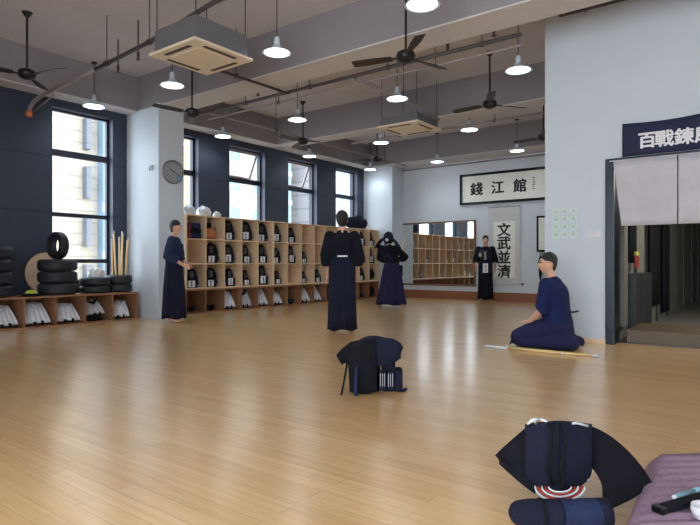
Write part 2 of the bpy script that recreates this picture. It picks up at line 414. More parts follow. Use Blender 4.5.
# ------------------------------------------------------------------ armour sets and folded clothes in the cells
def armour_proto(v):
    t = thing('kendo_armour_set', 'x', 'kendo armour', (0, -3, 0))      # faces +X, base at 0, about .3 wide .38 tall
    h = MB()
    def dome(d): return Vector((d.x*.085, d.y*.095, d.z*.115))
    h.ball((-.03, 0, .26), 1, 16, 10, dome); h.build('helmet', 'black', t, smooth=True)
    g = MB()
    for k in range(7):
        z = .19+k*.02; w = math.sqrt(max(.01, 1-((z-.26)/.115)**2))
        g.tube([(-.03+.088*w*math.cos(a), .075*w*math.sin(a), z) for a in [x*.3-1.2 for x in range(9)]], .003, 6)
    g.build('face_grille', 'metal', t)
    f = MB()
    f.surf(lambda u, q: (-.02+.03*math.cos((u-.5)*3)-.02*q, (u-.5)*(.16+.16*q), .33-.27*q+.05*math.sin(u*PI)), 10, 6, .015)
    f.build('shoulder_flap', 'navy' if v else 'black', t, smooth=True)
    a = MB()
    for k in (-1, 0, 1):
        a.box(.06+.0*k, .075, k*.075-.035, k*.075+.035, .0, .15)
    a.box(.045, .062, -.115, .115, .12, .165)
    a.build('waist_armour', 'navy', t)
    z0, z1 = (.012, .135) if v != 1 else (.03, .17)
    n = MB().surf(lambda u, q: (.082+.008*math.sin(u*PI), (u-.5)*(.11 if v != 2 else .13), z0+(z1-z0)*q), 6, 4, .006).build('name_tag', 'tag', t, smooth=True)
    s = MB()
    for q in range(3): s.box(.0915, .0925, -.018, .018, z0+.02+q*.036, z0+.036+q*.036)
    s.box(.0915, .0925, -.004, .004, z0+.015, z1-.015)
    s.build('lettering', 'ink', n)
    MB().tube([(-.02, .1, .3), (.05, .125, .18), (.07, .11, .05)], .005, 6).build('cord', 'indigo', t); MB().tube([(-.02, -.1, .3), (.05, -.12, .2), (.08, -.1, .1)], .005, 6).build('cord', 'indigo', t)
    return t
protos = [armour_proto(v) for v in range(3)]; used = [False]*3
ordn = ['first', 'second', 'third', 'fourth', 'fifth', 'sixth', 'seventh', 'eighth', 'ninth', 'tenth', 'eleventh', 'twelfth', 'thirteenth', 'last']
rown = {3: 'top', 2: 'second', 1: 'third'}
def armour(row, col, v, s=1.0, rz=0.0, dy=0.0, zbase=None, sx=1.0):
    z = .486+(row-1)*.4867+.024
    loc = (XF-.17, SY+(col+.5)*P+dy, z); s *= 1.14
    look = ['upright black', 'navy flapped', 'slumped black'][v]
    lab = '%s kendo armour set with white name tag in %s cell of %s shelf row' % (look, ordn[col], rown[row])
    if used[v]: dup(protos[v], loc, rz, lab, 'kendo armour sets in the tall shelf', (s*sx, s, s))
    else:
        p = protos[v]; used[v] = True; p.location = loc; p.rotation_euler = (0, 0, rz); p.scale = (s*sx, s, s); p['label'] = lab; p['group'] = 'kendo armour sets in the tall shelf'
for row, cols in ((3, {2: (0, 1), 3: (1, 1.0), 4: (0, 1.0), 5: (1, .95), 6: (0, .85), 12: (1, .95), 13: (0, .95)}),
                  (2, {1: (0, 1), 2: (1, .95), 3: (2, .95), 4: (0, 1.0), 5: (0, .85), 6: (1, .98), 7: (2, .7), 10: (0, .9), 12: (0, 1), 13: (1, 1)}),
                  (1, {0: (2, .95), 1: (0, .95), 2: (1, .9), 3: (2, .8), 4: (1, 1.05), 5: (2, .75), 7: (0, .7), 8: (0, .8), 11: (1, 1), 12: (0, .9)})):
    for c, (v, s) in cols.items():
        armour(row, c, v, s*.97, random.uniform(-.35, .25)-.2, random.uniform(-.03, .02), sx=random.uniform(.9, 1.15))
# cells with other things
t = thing('folded_jacket', 'folded dark blue jacket with red trim in first cell of top shelf row', 'folded clothes', (XF-.24, SY+.5*P, .486+2*.4867+.024))
for k in range(3): MB().box(-.16, .16, -.19+.01*k, .19-.01*k, .001+k*.105, .103+k*.105).build('layer', 'indigo' if k != 1 else 'darkgi', t, bevel=.02)
MB().box(.15, .168, -.12, -.09, .0, .29).build('trim', 'red', t)
tag(MB().lathe([(.0, .0), (.11, 0), (.155, .05), (.16, .12), (.13, .19), (.05, .23), (.0, .23)], (XF-.2, SY+1.45*P, .486+2*.4867+.023)).build('leather_bag', 'brownball', smooth=True), 'brown rounded leather bag in second cell of top shelf row', 'bag')
tag(MB().surf(lambda u, v: (XF-.40+.02*math.sin(v*9), SY+1.1*P+u*.4*P*2-.0, .486+2*.4867+.075+v*.33-.06*abs(u-.5)), 8, 8, .05).build('dark_jacket', 'black', smooth=True), 'black jacket propped behind the brown leather bag', 'jacket')

def folded_proto(v):      # white practice garment folded and stood up, faces +X
    t = thing('folded_uniform', 'x', 'folded clothes', (0, -3, 0))
    w0, w1, hh = ((.13, .19, .30), (.13, .17, .28), (.15, .19, .26))[v]
    g = MB()
    def f(u, q):
        w = w0+(w1-w0)*(1-q)**.8; pl = .012*math.cos(u*PI*10)*(1-q*.7)
        return (.10-.20*q**1.3+pl, (u-.5)*2*w, .045+hh*q+.02*math.sin(u*PI)*q)
    g.surf(f, 40, 10, .05); g.build('pleated_cloth', 'cloth' if v != 1 else 'pale', t, smooth=True)
    c = MB().surf(lambda u, q: (-.07+.05*math.sin(u*PI)+.0*q, (u-.5)*w0*1.6, hh-.05+q*.09+.02*math.cos(u*6)), 12, 4, .03)
    c.build('collar', 'pale' if v != 1 else 'black', t, smooth=True)
    MB().tube([(.13, -w1*.35, .02), (.135, -w1*.33, .07)], .02, 8).tube([(.13, w1*.3, .02), (.135, w1*.28, .08)], .018, 8).build('dark_tie', 'black', t)
    return t
fp = [folded_proto(v) for v in range(3)]; fu = [False]*3
def folded(loc, v, s, rz, lab, grp):
    sc = s if isinstance(s, tuple) else (s, s, s)
    if fu[v]: return dup(fp[v], loc, rz, lab, grp, sc)
    p = fp[v]; fu[v] = True; p.location = loc; p.rotation_euler = (0, 0, rz); p.scale = sc; p['label'] = lab; p['group'] = grp; return p
G1 = 'white folded uniforms in the left bench'
by = lambda k: 5.73-.475*(k+.5)
folded((XF-.2, by(0), .021), 2, (.95, .78, .98), -.3, 'white folded uniform leaning over in the bench cubby nearest the clock pillar', G1)
folded((XF-.2, by(1), .105), 1, (1, .85, .78), 0, 'short white folded uniform on a black bundle, second cubby from clock pillar', G1)
folded((XF-.2, by(2), .021), 2, (1, 1.0, 1.0), 0, 'white pleated uniform filling the third cubby from clock pillar', G1)
folded((XF-.2, by(3), .021), 0, (1, 1.0, 1.0), 0, 'greyish white uniform with flared hem in the fourth cubby from clock pillar', G1)
folded((XF-.2, by(4), .021), 0, (1, 1.0, .95), .05, 'white uniform with raised corners in the fifth cubby from clock pillar', G1)
folded((XF-.2, by(5), .021), 1, (1, 1.0, 1.0), .05, 'white uniform in the cubby at the left edge below the taller tyre stack', G1)
tag(MB().ball((0, 0, .038), (.15, .14, .038)).build('black_bundle', 'black', loc=(XF-.2, by(1), .021), smooth=True), 'black cloth bundle under the short white folded uniform', 'bundle')
G2 = 'light folded uniforms in the floor cubbies'
for c, v, s in ((2, 0, .9), (3, 1, .9), (4, 0, .92), (5, 2, .9), (7, 2, .98), (8, 0, .9), (10, 1, .9), (11, 2, .9)):
    sc = (s, s*1.0, s*1.22)
    folded((XF-.2, SY+(c+.45)*P, .021), v, sc, -.3+.1*(c % 3), 'light folded uniform in %s floor cubby under the tall shelf' % ordn[c], G2)
for c in (0, 1, 6, 12):
    t = thing('glove_pair', 'dark padded gloves with grey cuff in %s floor cubby under the tall shelf' % ordn[c], 'kendo gloves', (XF-.2, SY+(c+.4)*P, .021), -.3, 'dark glove pairs in the floor cubbies')
    for sgn in (-1, 1):
        MB().limb([(-.12, sgn*.055, .06), (0, sgn*.06, .06), (.06, sgn*.062, .07), (.11, sgn*.06, .09)], [.045, .05, .055, .05]).build('glove', 'black' if c < 3 else 'indigo', t, smooth=True)
        MB().tube([(-.13, sgn*.055, .06), (-.06, sgn*.057, .06)], [.055, .052]).build('cuff', 'pale', t, smooth=True)
tag(MB().ball((0, 0, .16), (.2, .17, .16)).build('duffel_bag', 'black', loc=(XF-.22, SY+13.5*P, .021), smooth=True), 'black duffel bag in the last floor cubby by the far pillar', 'bag')
tag(MB().ball((0, 0, .17), (.18, .17, .17)).build('duffel_bag', 'black', loc=(XF-.2, SY+13.5*P, .51), smooth=True), 'black duffel bag in the last cell of the third shelf row', 'bag')
# on the shelf top
def plastic_bag(loc, s, lab):
    def fn(d):
        k = 1+.12*math.sin(7*d.x+3*d.z)+.1*math.sin(9*d.y-4*d.z); return Vector((d.x*.14*k, d.y*.17*k, max(-.11, d.z*.14*k)))
    o = MB().ball((0, 0, .11), 1, 24, 14, fn).build('plastic_bag', 'bag', loc=loc, smooth=True); o.scale = (s, s, s); tag(o, lab, 'bag', 'white bags on the shelf top')
plastic_bag((-9.3, 7.02, 1.948), .8, 'crumpled white plastic bag on shelf top against the clock pillar')
plastic_bag((-9.3, 7.38, 1.948), .85, 'largest round white plastic bag on shelf top')
plastic_bag((-9.25, 7.68, 1.948), .5, 'small flat white bag on shelf top beside two larger bags')
t = thing('sports_bag', 'dark navy sports bag on far end of the tall shelf', 'bag', (-9.28, 12.62, 1.948))
MB().limb([(0, -.3, .17), (0, 0, .19), (0, .3, .17)], [(.15, .15), (.17, .18), (.15, .15)]).build('body', 'navy', t, smooth=True)
MB().tube([(.12, -.15, .2), (.1, -.12, .36), (.1, .12, .36), (.12, .15, .2)], .012, 8).build('strap', 'black', t, smooth=True)

# ------------------------------------------------------------------ tyres
def tyre_proto():
    R, r, w = .32, .20, .095
    prof = [(r, -w*.8), (r+.03, -w), (R-.05, -w*1.02), (R-.012, -w*.8), (R, -w*.5), (R, -w*.26), (R-.008, -w*.24), (R-.008, -w*.16), (R, -w*.14), (R, w*.14), (R-.008, w*.16), (R-.008, w*.24), (R, w*.26), (R, w*.5), (R-.012, w*.8), (R-.05, w*1.02), (r+.03, w), (r, w*.8), (r+.03, w*.5), (R-.04, 0), (r+.03, -w*.5)]
    t = thing('car_tyre', 'x', 'tyre', (0, -3, 0)); MB().lathe(prof, n=48, close=True).build('tread', 'rubber', t, smooth=True, flat_angle=.8)
    b = MB()
    for s in (-1, 1): b.lathe([(r, s*w*.72), (r+.006, s*w*1.04), (r+.02, s*w*1.05), (r+.02, s*w*.98)], n=40, close=True)
    b.build('bead', 'blackmet', t, smooth=True); return t
tp = tyre_proto(); tu = [False]
def tyre(loc, s, lab, grp='tyres stacked on the low bench', rot=None):
    if tu[0]: o = dup(tp, loc, 0, lab, grp, s)
    else: o = tp; tu[0] = True; o.location = loc; o.scale = s; o['label'] = lab; o['group'] = grp
    if rot: o.rotation_euler = rot
    return o
hz = .0995*2
pos = ['bottom tyre', 'second tyre up', 'third tyre up', 'top tyre']
TX = -9.28
for k in range(4): tyre((TX, 3.43, .487+.097+k*.19), (.95, .95, .95), '%s of the four-high black stack at left edge' % pos[k])
for k in range(3): tyre((TX+.0, 4.43, .487+.097+k*.19), (.92, .92, .95), '%s of the three-high black stack carrying an upright tyre' % ['bottom tyre', 'middle tyre', 'top tyre'][k])
tyre((TX, 4.43, .487+.57+.226), (.70, .70, .75), 'black tyre standing upright on top of the three-high stack', rot=(PI/2, 0, math.radians(8)))
for k in range(2): tyre((TX, 5.06, .487+.067+k*.134), (.76, .76, .66), '%s small tyre under white bag between the tall stack and the bamboo' % ['lower', 'upper'][k])
for k in range(2): tyre((TX-.02, 5.52-.0, .487+.075+k*.15), (.68, .68, .75), '%s small tyre of the pair holding the bamboo swords' % ['lower', 'upper'][k])
plastic_bag((TX+.05, 5.06, .487+.26), .75, 'white plastic bag lying on the small tyres')
t = thing('wooden_drum_head', 'large pale round wooden disc leaning behind the tyre stack', 'disc', (-9.604, 4.40, .486), 0)
d = MB().lathe([(0, -.008), (.33, -.008), (.345, -.006), (.345, .006), (.33, .008), (0, .008)], (0, 0, .35), 48, 'x'); d.xf(Matrix.Rotation(-.0, 4, 'Y')); d.build('disc', 'tan', t, smooth=True, flat_angle=.6)
d = MB().lathe([(.335, -.011), (.349, -.011), (.349, .011), (.335, .011)], (0, 0, .35), 48, 'x', True); d.xf(Matrix.Rotation(-.0, 4, 'Y')); d.build('rim', 'step', t, smooth=True, flat_angle=.6)
t = thing('knit_cap', 'black cap with yellow-green crown lying on the bench beside the tyres', 'cap', (-9.15, 3.97, .486))
MB().ball((0, 0, .05), (.09, .09, .05)).build('crown', 'lime', t, smooth=True); MB().lathe([(.0, 0), (.13, 0), (.14, .015), (.09, .045), (0, .045)]).build('brim', 'black', t, smooth=True)
# bamboo swords standing in the small tyres
sw = [(-.06, -.09, .04, -.05), (.02, -.06, -.03, -.09), (.07, .0, .06, .02), (-.02, .02, -.04, .0), (.05, .08, .02, .07), (-.07, .06, -.05, .1), (-.04, -.02, -.01, -.13), (.0, .1, .05, .14)]
sl = ['tallest', 'leftmost leaning', 'front', 'straightest', 'right leaning', 'rear', 'far left slanting', 'far right slanting']
for k, (x, y, tx, ty) in enumerate(sw):
    t = thing('bamboo_sword', '%s pale bamboo sword standing in the tyre pair by the window' % sl[k], 'bamboo sword', (TX-.02+x, 5.52+y, .49), 0, 'bamboo swords by the window')
    L = 1.0+.05*((k*3) % 4)-.08
    p0 = Vector((0, 0, .0)); p1 = Vector((tx*.5, ty*.5, L))
    MB().tube([p0, p0.lerp(p1, .3), p1], [.013, .015, .010], 10).build('blade', 'bamboo', t, smooth=True)
    MB().tube([p0.lerp(p1, .96), p1*1.01], [.0125, .011], 10).build('tip', 'leather', t, smooth=True)

# ------------------------------------------------------------------ clock and wall bits
t = thing('wall_clock', 'round grey wall clock on the white pillar', 'clock', (-8.643, 6.165, 2.64))
MB().lathe([(0, 0), (.215, 0), (.215, .035), (.195, .045), (.19, .03), (0, .03)], n=48, axis='x').build('case', 'metal', t, smooth=True, flat_angle=.5)
MB().lathe([(0, .031), (.19, .031), (.19, .034), (0, .034)], n=40, axis='x').build('dial', 'clock', t)
q = MB()
for k in range(12):
    a = k*PI/6; q.box(.0345, .037, -.006, .006, .14, .17, Matrix.Rotation(a, 4, 'X'))
q.build('hour_mark', 'ink', t)
MB().box(.038, .041, -.006, .006, -.02, .11, Matrix.Rotation(math.radians(62), 4, 'X')).build('hour_hand', 'ink', t)
MB().box(.042, .044, -.004, .004, -.02, .15, Matrix.Rotation(math.radians(-118), 4, 'X')).build('minute_hand', 'ink', t)
tag(MB().box(-8.644, -8.638, 6.2, 6.38, 2.5, 2.56).build('note_card', 'blue'), 'small pale blue card on the pillar below the clock', 'card') if False else None
MB().box(.036, .05, .05, .18, -.13, -.07).build('sticker', 'blue', t)
t = thing('pillar_sensor', 'small grey twin hook fixed to left face of the clock pillar', 'wall fitting', (-8.84, 5.88, 2.68))
MB().box(-.03, .03, -.012, 0, -.03, .05).build('plate', 'metal', t, bevel=.003)
MB().tube([(-.06, -.02, -.02), (0, -.05, .03), (.06, -.02, .05)], .012, 8).build('hook', 'metal', t, smooth=True)

# ------------------------------------------------------------------ back wall: mirror, sign, scroll, small frame
t = thing('wall_mirror', 'large framed mirror on far wall reflecting the shelves', 'mirror', (-7.56, YB, .41)); W, H = 2.30, 1.7
MB().box(-W/2, W/2, -.02, -.005, 0, H).build('glass', 'mirror', t)
MB().box(-W/2-.05, W/2+.05, -.04, -.001, -.05, 0).box(-W/2-.05, W/2+.05, -.04, -.001, H, H+.05).box(-W/2-.05, -W/2, -.04, -.001, 0, H).box(W/2, W/2+.05, -.04, -.001, 0, H).build('frame', 'mframe', t)
t = thing('framed_calligraphy', 'wide framed calligraphy sign reading three large black characters on the far wall', 'sign', (-5.42, YB-.04, 2.985)); W, H = 2.7, .76
MB().box(-W/2, W/2, -.0, .03, -H/2, H/2).build('paper', 'paper', t)
q = MB()
for a in ((-W/2-.04, W/2+.04, H/2-.03, H/2+.035), (-W/2-.04, W/2+.04, -H/2-.035, -H/2+.03)): q.box(a[0], a[1], -.03, .03, a[2], a[3])
q.box(-W/2-.04, -W/2+.03, -.03, .03, -H/2, H/2).box(W/2-.03, W/2+.04, -.03, .03, -H/2, H/2); q.build('frame', 'gloss', t)
for ch, x in (('錢', -6.33), ('江', -5.74), ('館', -5.15)): text(ch, .36, 'ink', wallT(x+5.42, -.003, .0), t, off=.013)
q = MB()
for k, (dx, w) in enumerate(((0, .05), (-.01, .03), (.01, .05), (0, .06), (-.01, .03), (0, .05))): q.box(.63+dx-w/2, .63+dx+w/2, -.004, -.001, .15-k*.055, .175-k*.055)
q.build('signature', 'ink', t)
t = thing('hanging_scroll', 'tall hanging scroll with four vertical black characters on far wall', 'scroll', (-5.57, YB-.03, .46)); W, H = .84, 2.0
MB().box(-W/2, W/2, 0, .01, 0, H).build('mount', 'greypaper', t)
MB().box(-.29, .29, -.004, .002, .16, 1.62).build('paper', 'paper', t)
MB().tube([(-W/2-.06, -.0, 0), (W/2+.06, -.0, 0)], .02, 12).build('roller', 'greypaper', t, smooth=True)
MB().tube([(W/2+.05, 0, 0), (W/2+.09, 0, 0)], .03, 12).tube([(-W/2-.05, 0, 0), (-W/2-.09, 0, 0)], .03, 12).build('knob', 'ink', t)
MB().tube([(-W/2, 0, H), (W/2, 0, H)], .012, 10).tube([(-.2, 0, H), (0, 0, H+.07), (.2, 0, H)], .004, 6).build('hanger', 'pipe', t)
for ch, z in zip('文武並濟', (1.87, 1.52, 1.16, .79)): text(ch, .37, 'ink', wallT(.0, -.006, z-.46), t, off=.012)
t = thing('narrow_frame', 'narrow black framed print on far wall, half hidden by white wall', 'picture frame', (-4.45, YB-.04, 1.28))
MB().box(-.27, .27, 0, .03, 0, .9).build('frame', 'gloss', t); MB().box(-.22, .22, -.004, .002, .05, .85).build('print', 'paper', t)
t = thing('hanging_umbrella', 'black folded umbrella hanging under the narrow frame on the far wall', 'umbrella', (-4.62, YB-.06, .55))
MB().tube([(0, 0, 0), (0, 0, .15), (0, 0, .5), (0, 0, .62)], [.008, .035, .045, .015], 10).build('canopy', 'black', t, smooth=True)
MB().tube([(0, 0, .6), (0, 0, .72), (.03, 0, .76), (.06, 0, .72)], .01, 8).build('handle', 'blackmet', t, smooth=True)

# ------------------------------------------------------------------ doorway, noren, banner, stickers
o = MB().box(-1.645, -1.54, YW-.03, YW+.26, 0, 2.28).box(-1.54, 1.2, YW-.03, YW+.26, 2.19, 2.28).box(1.2, 1.34, YW-.06, YW+.26, 0, 2.28).build('door_1', 'doorf', bevel=.008); struct(o)
struct(MB().box(-1.646, -1.539, YW-.034, YW-.03, .2, .22).build('door_seam', 'gloss', o))
t = thing('noren_curtain', 'grey linen split curtain hanging in the dark doorway', 'curtain', (0, YW-.1, 0), 0)
MB().tube([(-1.58, 0, 2.235), (1.25, 0, 2.235)], .007, 10).build('rod', 'noren', t)
for k, (x0, x1) in enumerate(((-1.535, -.862), (-.852, -.18), (-.17, .5), (.51, 1.18))):
    MB().surf(lambda u, v: (x0+(x1-x0)*u+(.09*(1-u)*(1-v) if k == 0 else 0), -.012+.005*math.sin(u*9+k)*(1-v*.6)+.002*math.sin(u*23), 1.445+v*.785), 40, 8, .003).build('cloth_panel', 'noren', t, smooth=True)
t = thing('calligraphy_banner', 'navy banner with white brush characters above the doorway', 'banner', (0, YW-.03, 0))
MB().surf(lambda u, v: (-1.45+2.5*u, -.005-.004*math.sin(u*20), 2.285+v*(.40-.02*math.sin(min(1, u*3)*PI))), 60, 6, .004).build('cloth', 'banner', t, smooth=True)
for ch, x in zip('百戰鍊磨自得', (-1.18, -1.0, -.80, -.60, -.4, -.2)):
    if x > -.5: break
    text(ch, .20, 'bwhite', wallT(x, -.0125, 2.45), t, off=.007)
for r in range(4):
    for c in range(3):
        t = thing('notice_print', '%s pale green notice in the %s row of the wall notices' % (['left', 'middle', 'right'][c], ['top', 'second', 'third', 'bottom'][r]), 'notice', (-2.25+c*.112, YW-.001, 1.665-r*.103), 0, 'small pale green notices on the white wall')
        MB().box(-.045, .045, -.003, 0, -.04, .04).build('sheet', 'sticker', t)
        MB().ball((0, -.004, .004*r), (.028-.004*c, .002, .017+.003*((r+c) % 2))).build('symbol', 'sgrey', t)
t = thing('light_switch', 'white double light switch plate beside the dark door frame', 'light switch', (-1.76, YW-.001, 1.36))
MB().box(-.1, .08, -.008, 0, -.045, .045).build('plate', 'leather', t, bevel=.003)
for x in (-.055, .03): MB().box(x-.035, x+.035, -.013, -.008, -.035, .035).build('rocker', 'cloth', t, bevel=.002)
t = thing('wall_rail', 'dark metal rail fixed high on the white wall', 'rail', (0, 0, 0))
MB().tube([(-2.12, YW-.05, 4.19), (-1.0, YW-.05, 4.19)], .025, 10).build('bar', 'dpipe', t, smooth=True)
MB().tube([(-2.19, YW-.05, 4.19), (-2.14, YW-.05, 4.19)], .025, 10).build('end_cap', 'dpipe', t, smooth=True)
MB().box(-1.9, -1.87, YW-.05, YW, 4.17, 4.2).box(-1.2, -1.17, YW-.05, YW, 4.17, 4.2).build('bracket', 'dpipe', t)

# corridor behind the doorway
struct(MB().box(-1.86, -1.6, YW+.22, 19, 0, 2.7).build('wall_corridor_left', 'grey'))
struct(MB().box(1.5, 1.7, YW+.22, 19, 0, 2.7).build('wall_corridor_right', 'grey'))
struct(MB().box(-1.86, 1.7, 19, 19.2, 0, 2.7).build('wall_corridor_end', 'grey'))
struct(MB().box(-1.86, 1.7, YW+.22, 19.2, 2.6, 2.7).build('ceiling_corridor', 'grey'))
struct(MB().box(-1.86, 1.7, YW+.22, 19.2, -.1, .004).build('floor_corridor', 'cfloor'))
t = thing('wooden_step', 'low brown wooden step just inside the doorway', 'step', (0, 0, 0))
MB().box(-1.47, 1.15, 7.72, 8.75, .13, .16).build('tread', 'step', t, bevel=.004); MB().box(-1.46, 1.14, 7.74, 8.73, .004, .13).build('riser', 'step', t)
t = thing('tall_locker', 'dark locker against the corridor wall nearest the door frame', 'locker', (-1.598, 8.05, .004))
MB().box(0, .05, 0, .22, .16, 1.9).build('side', 'grey', t)
t = thing('dark_cabinet', 'low black cabinet standing inside the dark doorway', 'cabinet', (-1.598, 8.5, .004))
MB().box(0, .1, 0, 1.3, 0, .85).build('body', 'dgrey', t, bevel=.01)
for k in range(2): MB().box(.1, .112, .03+k*.63, .63+k*.63, .04, .8).build('door', 'dgrey', t)
t = thing('hanging_charm', 'red and yellow charm hanging inside the dark doorway', 'charm', (-1.53, 8.70, .93))
MB().box(-.01, .03, -.07, .07, 0, .17).build('red_cloth', 'red', t, bevel=.008); MB().box(-.01, .03, -.08, .08, .17, .23).build('yellow_band', 'lime', t, bevel=.008)
MB().tube([(0.01, 0, .23), (-.06, 0, .6)], .006, 6).build('cord', 'black', t)
for (y0, y1, z0, z1, lab) in ((8.28, 8.55, 1.0, 2.1, 'black robe hanging nearest the door frame in the corridor'), (9.95, 10.75, .3, 2.2, 'long black robe hanging in the middle of the corridor wall'), (11.3, 11.9, .12, 1.7, 'narrow black robe hanging farthest along the corridor wall')):
    t = thing('hanging_robe', lab, 'robe', (-1.598, y0, z0), 0, 'robes in the corridor')
    MB().surf(lambda u, v: (.06+.02*math.sin(u*14), u*(y1-y0), v*(z1-z0)), 20, 4, .04).build('cloth', 'black', t, smooth=True)
    MB().tube([(.0, (y1-y0)/2, z1-z0), (.07, (y1-y0)/2, z1-z0+.03)], .01, 6).build('hook', 'metal', t)
for k, y in enumerate((9.0, 9.85, 10.9, 12.1, 13.4, 14.6, 16.2, 17.6)):
    struct(MB().box(-1.6, -1.57, y-.035, y+.035, 0, 2.6).build('trim_%d' % (k+1), 'dgrey'))

# ------------------------------------------------------------------ ceiling: lamps, fans, cassettes, pipes
def lamp_proto():
    t = thing('pendant_lamp', 'x', 'pendant lamp', (0, -3, 0))
    MB().lathe([(.03, .12), (.045, .10), (.075, .055), (.165, .015), (.185, 0), (.178, 0), (.158, .006), (.06, .045), (.03, .09)], n=40, close=True).build('shade', 'lampw', t, smooth=True)
    MB().lathe([(0, -.012), (.08, -.008), (.14, .004), (.165, .008), (.13, .022), (0, .03)], n=36).build('diffuser', 'bulb', t, smooth=True)
    MB().lathe([(0, .1), (.035, .1), (.04, .12), (.035, .19), (.015, .21), (0, .21)], n=20).build('socket', 'lampw', t, smooth=True, flat_angle=.7)
    MB().tube([(0, 0, .2), (0, 0, ZC-3.645)], .006, 8).build('cord', 'blackmet', t)
    MB().lathe([(0, ZC-3.665), (.05, ZC-3.665), (.05, ZC-3.645), (0, ZC-3.645)], n=20).build('ceiling_rose', 'blackmet', t)
    return t
lp = lamp_proto(); first = True
LX = [-9.24, -7.05, -4.87, -2.84]; LY = [5.08, 7.73, 10.38, 13.05]
LPOS = {(1, 0): (-7.16, 5.10), (2, 0): (-4.99, 5.1), (0, 0): (-9.18, 4.99), (3, 0): (-2.87, 5.05), (2, 1): (-4.84, 7.7), (1, 1): (-7.03, 7.72), (0, 2): (-9.2, 10.55), (1, 2): (-6.9, 10.31),
        (0, 3): (-9.12, 13.08), (3, 1): (-2.79, 7.56), (2, 2): (-4.82, 10.36), (1, 3): (-7.02, 13.14), (2, 3): (-4.82, 12.98), (0, 1): (-9.2, 7.80)}
desc = {(0, 0): 'nearest the first large window', (1, 0): 'in front of the clock pillar', (2, 0): 'right of the nearest ceiling cassette', (3, 0): 'at top edge of the picture, largest of all',
        (0, 1): 'by the first tilted window beyond the clock', (1, 1): 'above the windows with tilted sashes', (2, 1): 'right below the largest fan', (3, 1): 'next to the tall white wall, upper of the two there',
        (0, 2): 'close to the second tilted window', (1, 2): 'left of the far ceiling cassette', (2, 2): 'right of the far ceiling cassette', (3, 2): 'behind the tall white wall',
        (0, 3): 'at the far pillar beside the last window', (1, 3): 'left of the framed sign', (2, 3): 'directly above the framed calligraphy sign'}
for (i, j), d in desc.items():
    if (i, j) == (3, 2): continue
    x, y = LPOS[(i, j)]
    lab = 'white saucer pendant lamp '+d; rz = random.random()*.1
    if first: lp.location = (x, y, 3.645); lp['label'] = lab; lp['group'] = 'pendant lamps'; first = False; o = lp
    else: o = dup(lp, (x, y, 3.645), rz, lab, 'pendant lamps')
    l = bpy.data.lights.new('lamp_light', 'SPOT'); l.energy = 9; l.spot_size = math.radians(155); l.spot_blend = .6; l.shadow_soft_size = .12; l.color = (.86, .94, 1)
    lo = bpy.data.objects.new('lamp_light', l); C.objects.link(lo); lo.location = (x, y, 3.60)

def fan(loc, ang, lab, zc=ZC):
    t = thing('ceiling_fan', lab, 'ceiling fan', loc, 0, 'ceiling fans')
    MB().lathe([(0, -.06), (.05, -.055), (.1, -.03), (.115, .02), (.1, .06), (.04, .09), (0, .09)], n=32).build('motor', 'blackmet', t, smooth=True)
    MB().tube([(0, 0, .08), (0, 0, zc-loc[2])], .014, 10).build('down_rod', 'blackmet', t)
    MB().lathe([(0, zc-loc[2]-.06), (.03, zc-loc[2]-.06), (.07, zc-loc[2]), (0, zc-loc[2])], n=20).build('canopy', 'blackmet', t, smooth=True, flat_angle=.7)
    for k in range(3):
        a = math.radians(ang+120*k); b = MB()
        def f(u, v):
            r = .17+.50*u; w = (.034+.028*math.sin(min(1, u*1.3)*PI*.6))*(1 if u < .93 else .8)
            return (r, (v-.5)*2*w, .012+.014*(v-.5)*2+.0*u)
        b.surf(f, 14, 5, .008); b.xf(Matrix.Rotation(a, 4, 'Z')); bl = b.build('blade', 'fan', t, smooth=True, flat_angle=.7)
        MB().box(.09, .22, -.02, .02, .0, .012, Matrix.Rotation(a, 4, 'Z')).build('blade_iron', 'blackmet', bl)
fan((-8.08, 3.45, 3.55), 17, 'dark three-blade ceiling fan by the left edge near the wall of slate panels')
fan((-3.45, 5.68, 3.42), -45, 'largest dark ceiling fan, high in the middle with tilted blades')
fan((-3.64, 8.59, 3.55), 55, 'dark ceiling fan right of the middle, below the sprinkler pipe')
fan((-7.45, 5.68, 3.40), 25, 'dark ceiling fan hanging just right of the clock pillar top')
fan((-7.9, 8.85, 3.55), 29, 'dark ceiling fan above the windows, over the middle of the tall shelf')
fan((-7.81, 11.5, 3.55), 79, 'small distant ceiling fan before the far pillar')
fan((-3.72, 11.5, 3.55), 170, 'dark ceiling fan mostly hidden behind the tall white wall')

def cassette(loc, lab, top):
    t = thing('ceiling_cassette', lab, 'air conditioner', loc, 0, 'ceiling cassettes'); s = .44
    MB().box(-s, s, -s, s, 0, .035).build('panel', 'acw', t, bevel=.012)
    g = MB().box(-.27, .27, -.27, .27, -.012, .0); g.build('intake_grille', 'acw', t, bevel=.006)
    for k in range(4):
        MB().box(-.24, .24, .32, .37, -.004, .004, Matrix.Rotation(k*PI/2, 4, 'Z')).build('air_slot', 'acd', t)
    MB().box(-.39, .39, -.39, .39, .035, top).build('casing', 'acb', t, bevel=.01)
    for x in (-.37, .37):
        for y in (-.37, .37): MB().tube([(x, y, top-.02), (x, y, ZC-loc[2])], .007, 6).build('hanger_rod', 'dpipe', t)
cassette((-5.56, 4.38, 3.49), 'cream square ceiling cassette with grey casing, nearest the camera', .31)
cassette((-5.40, 9.02, 3.49), 'cream square ceiling cassette farther off in the middle of the hall', .19)

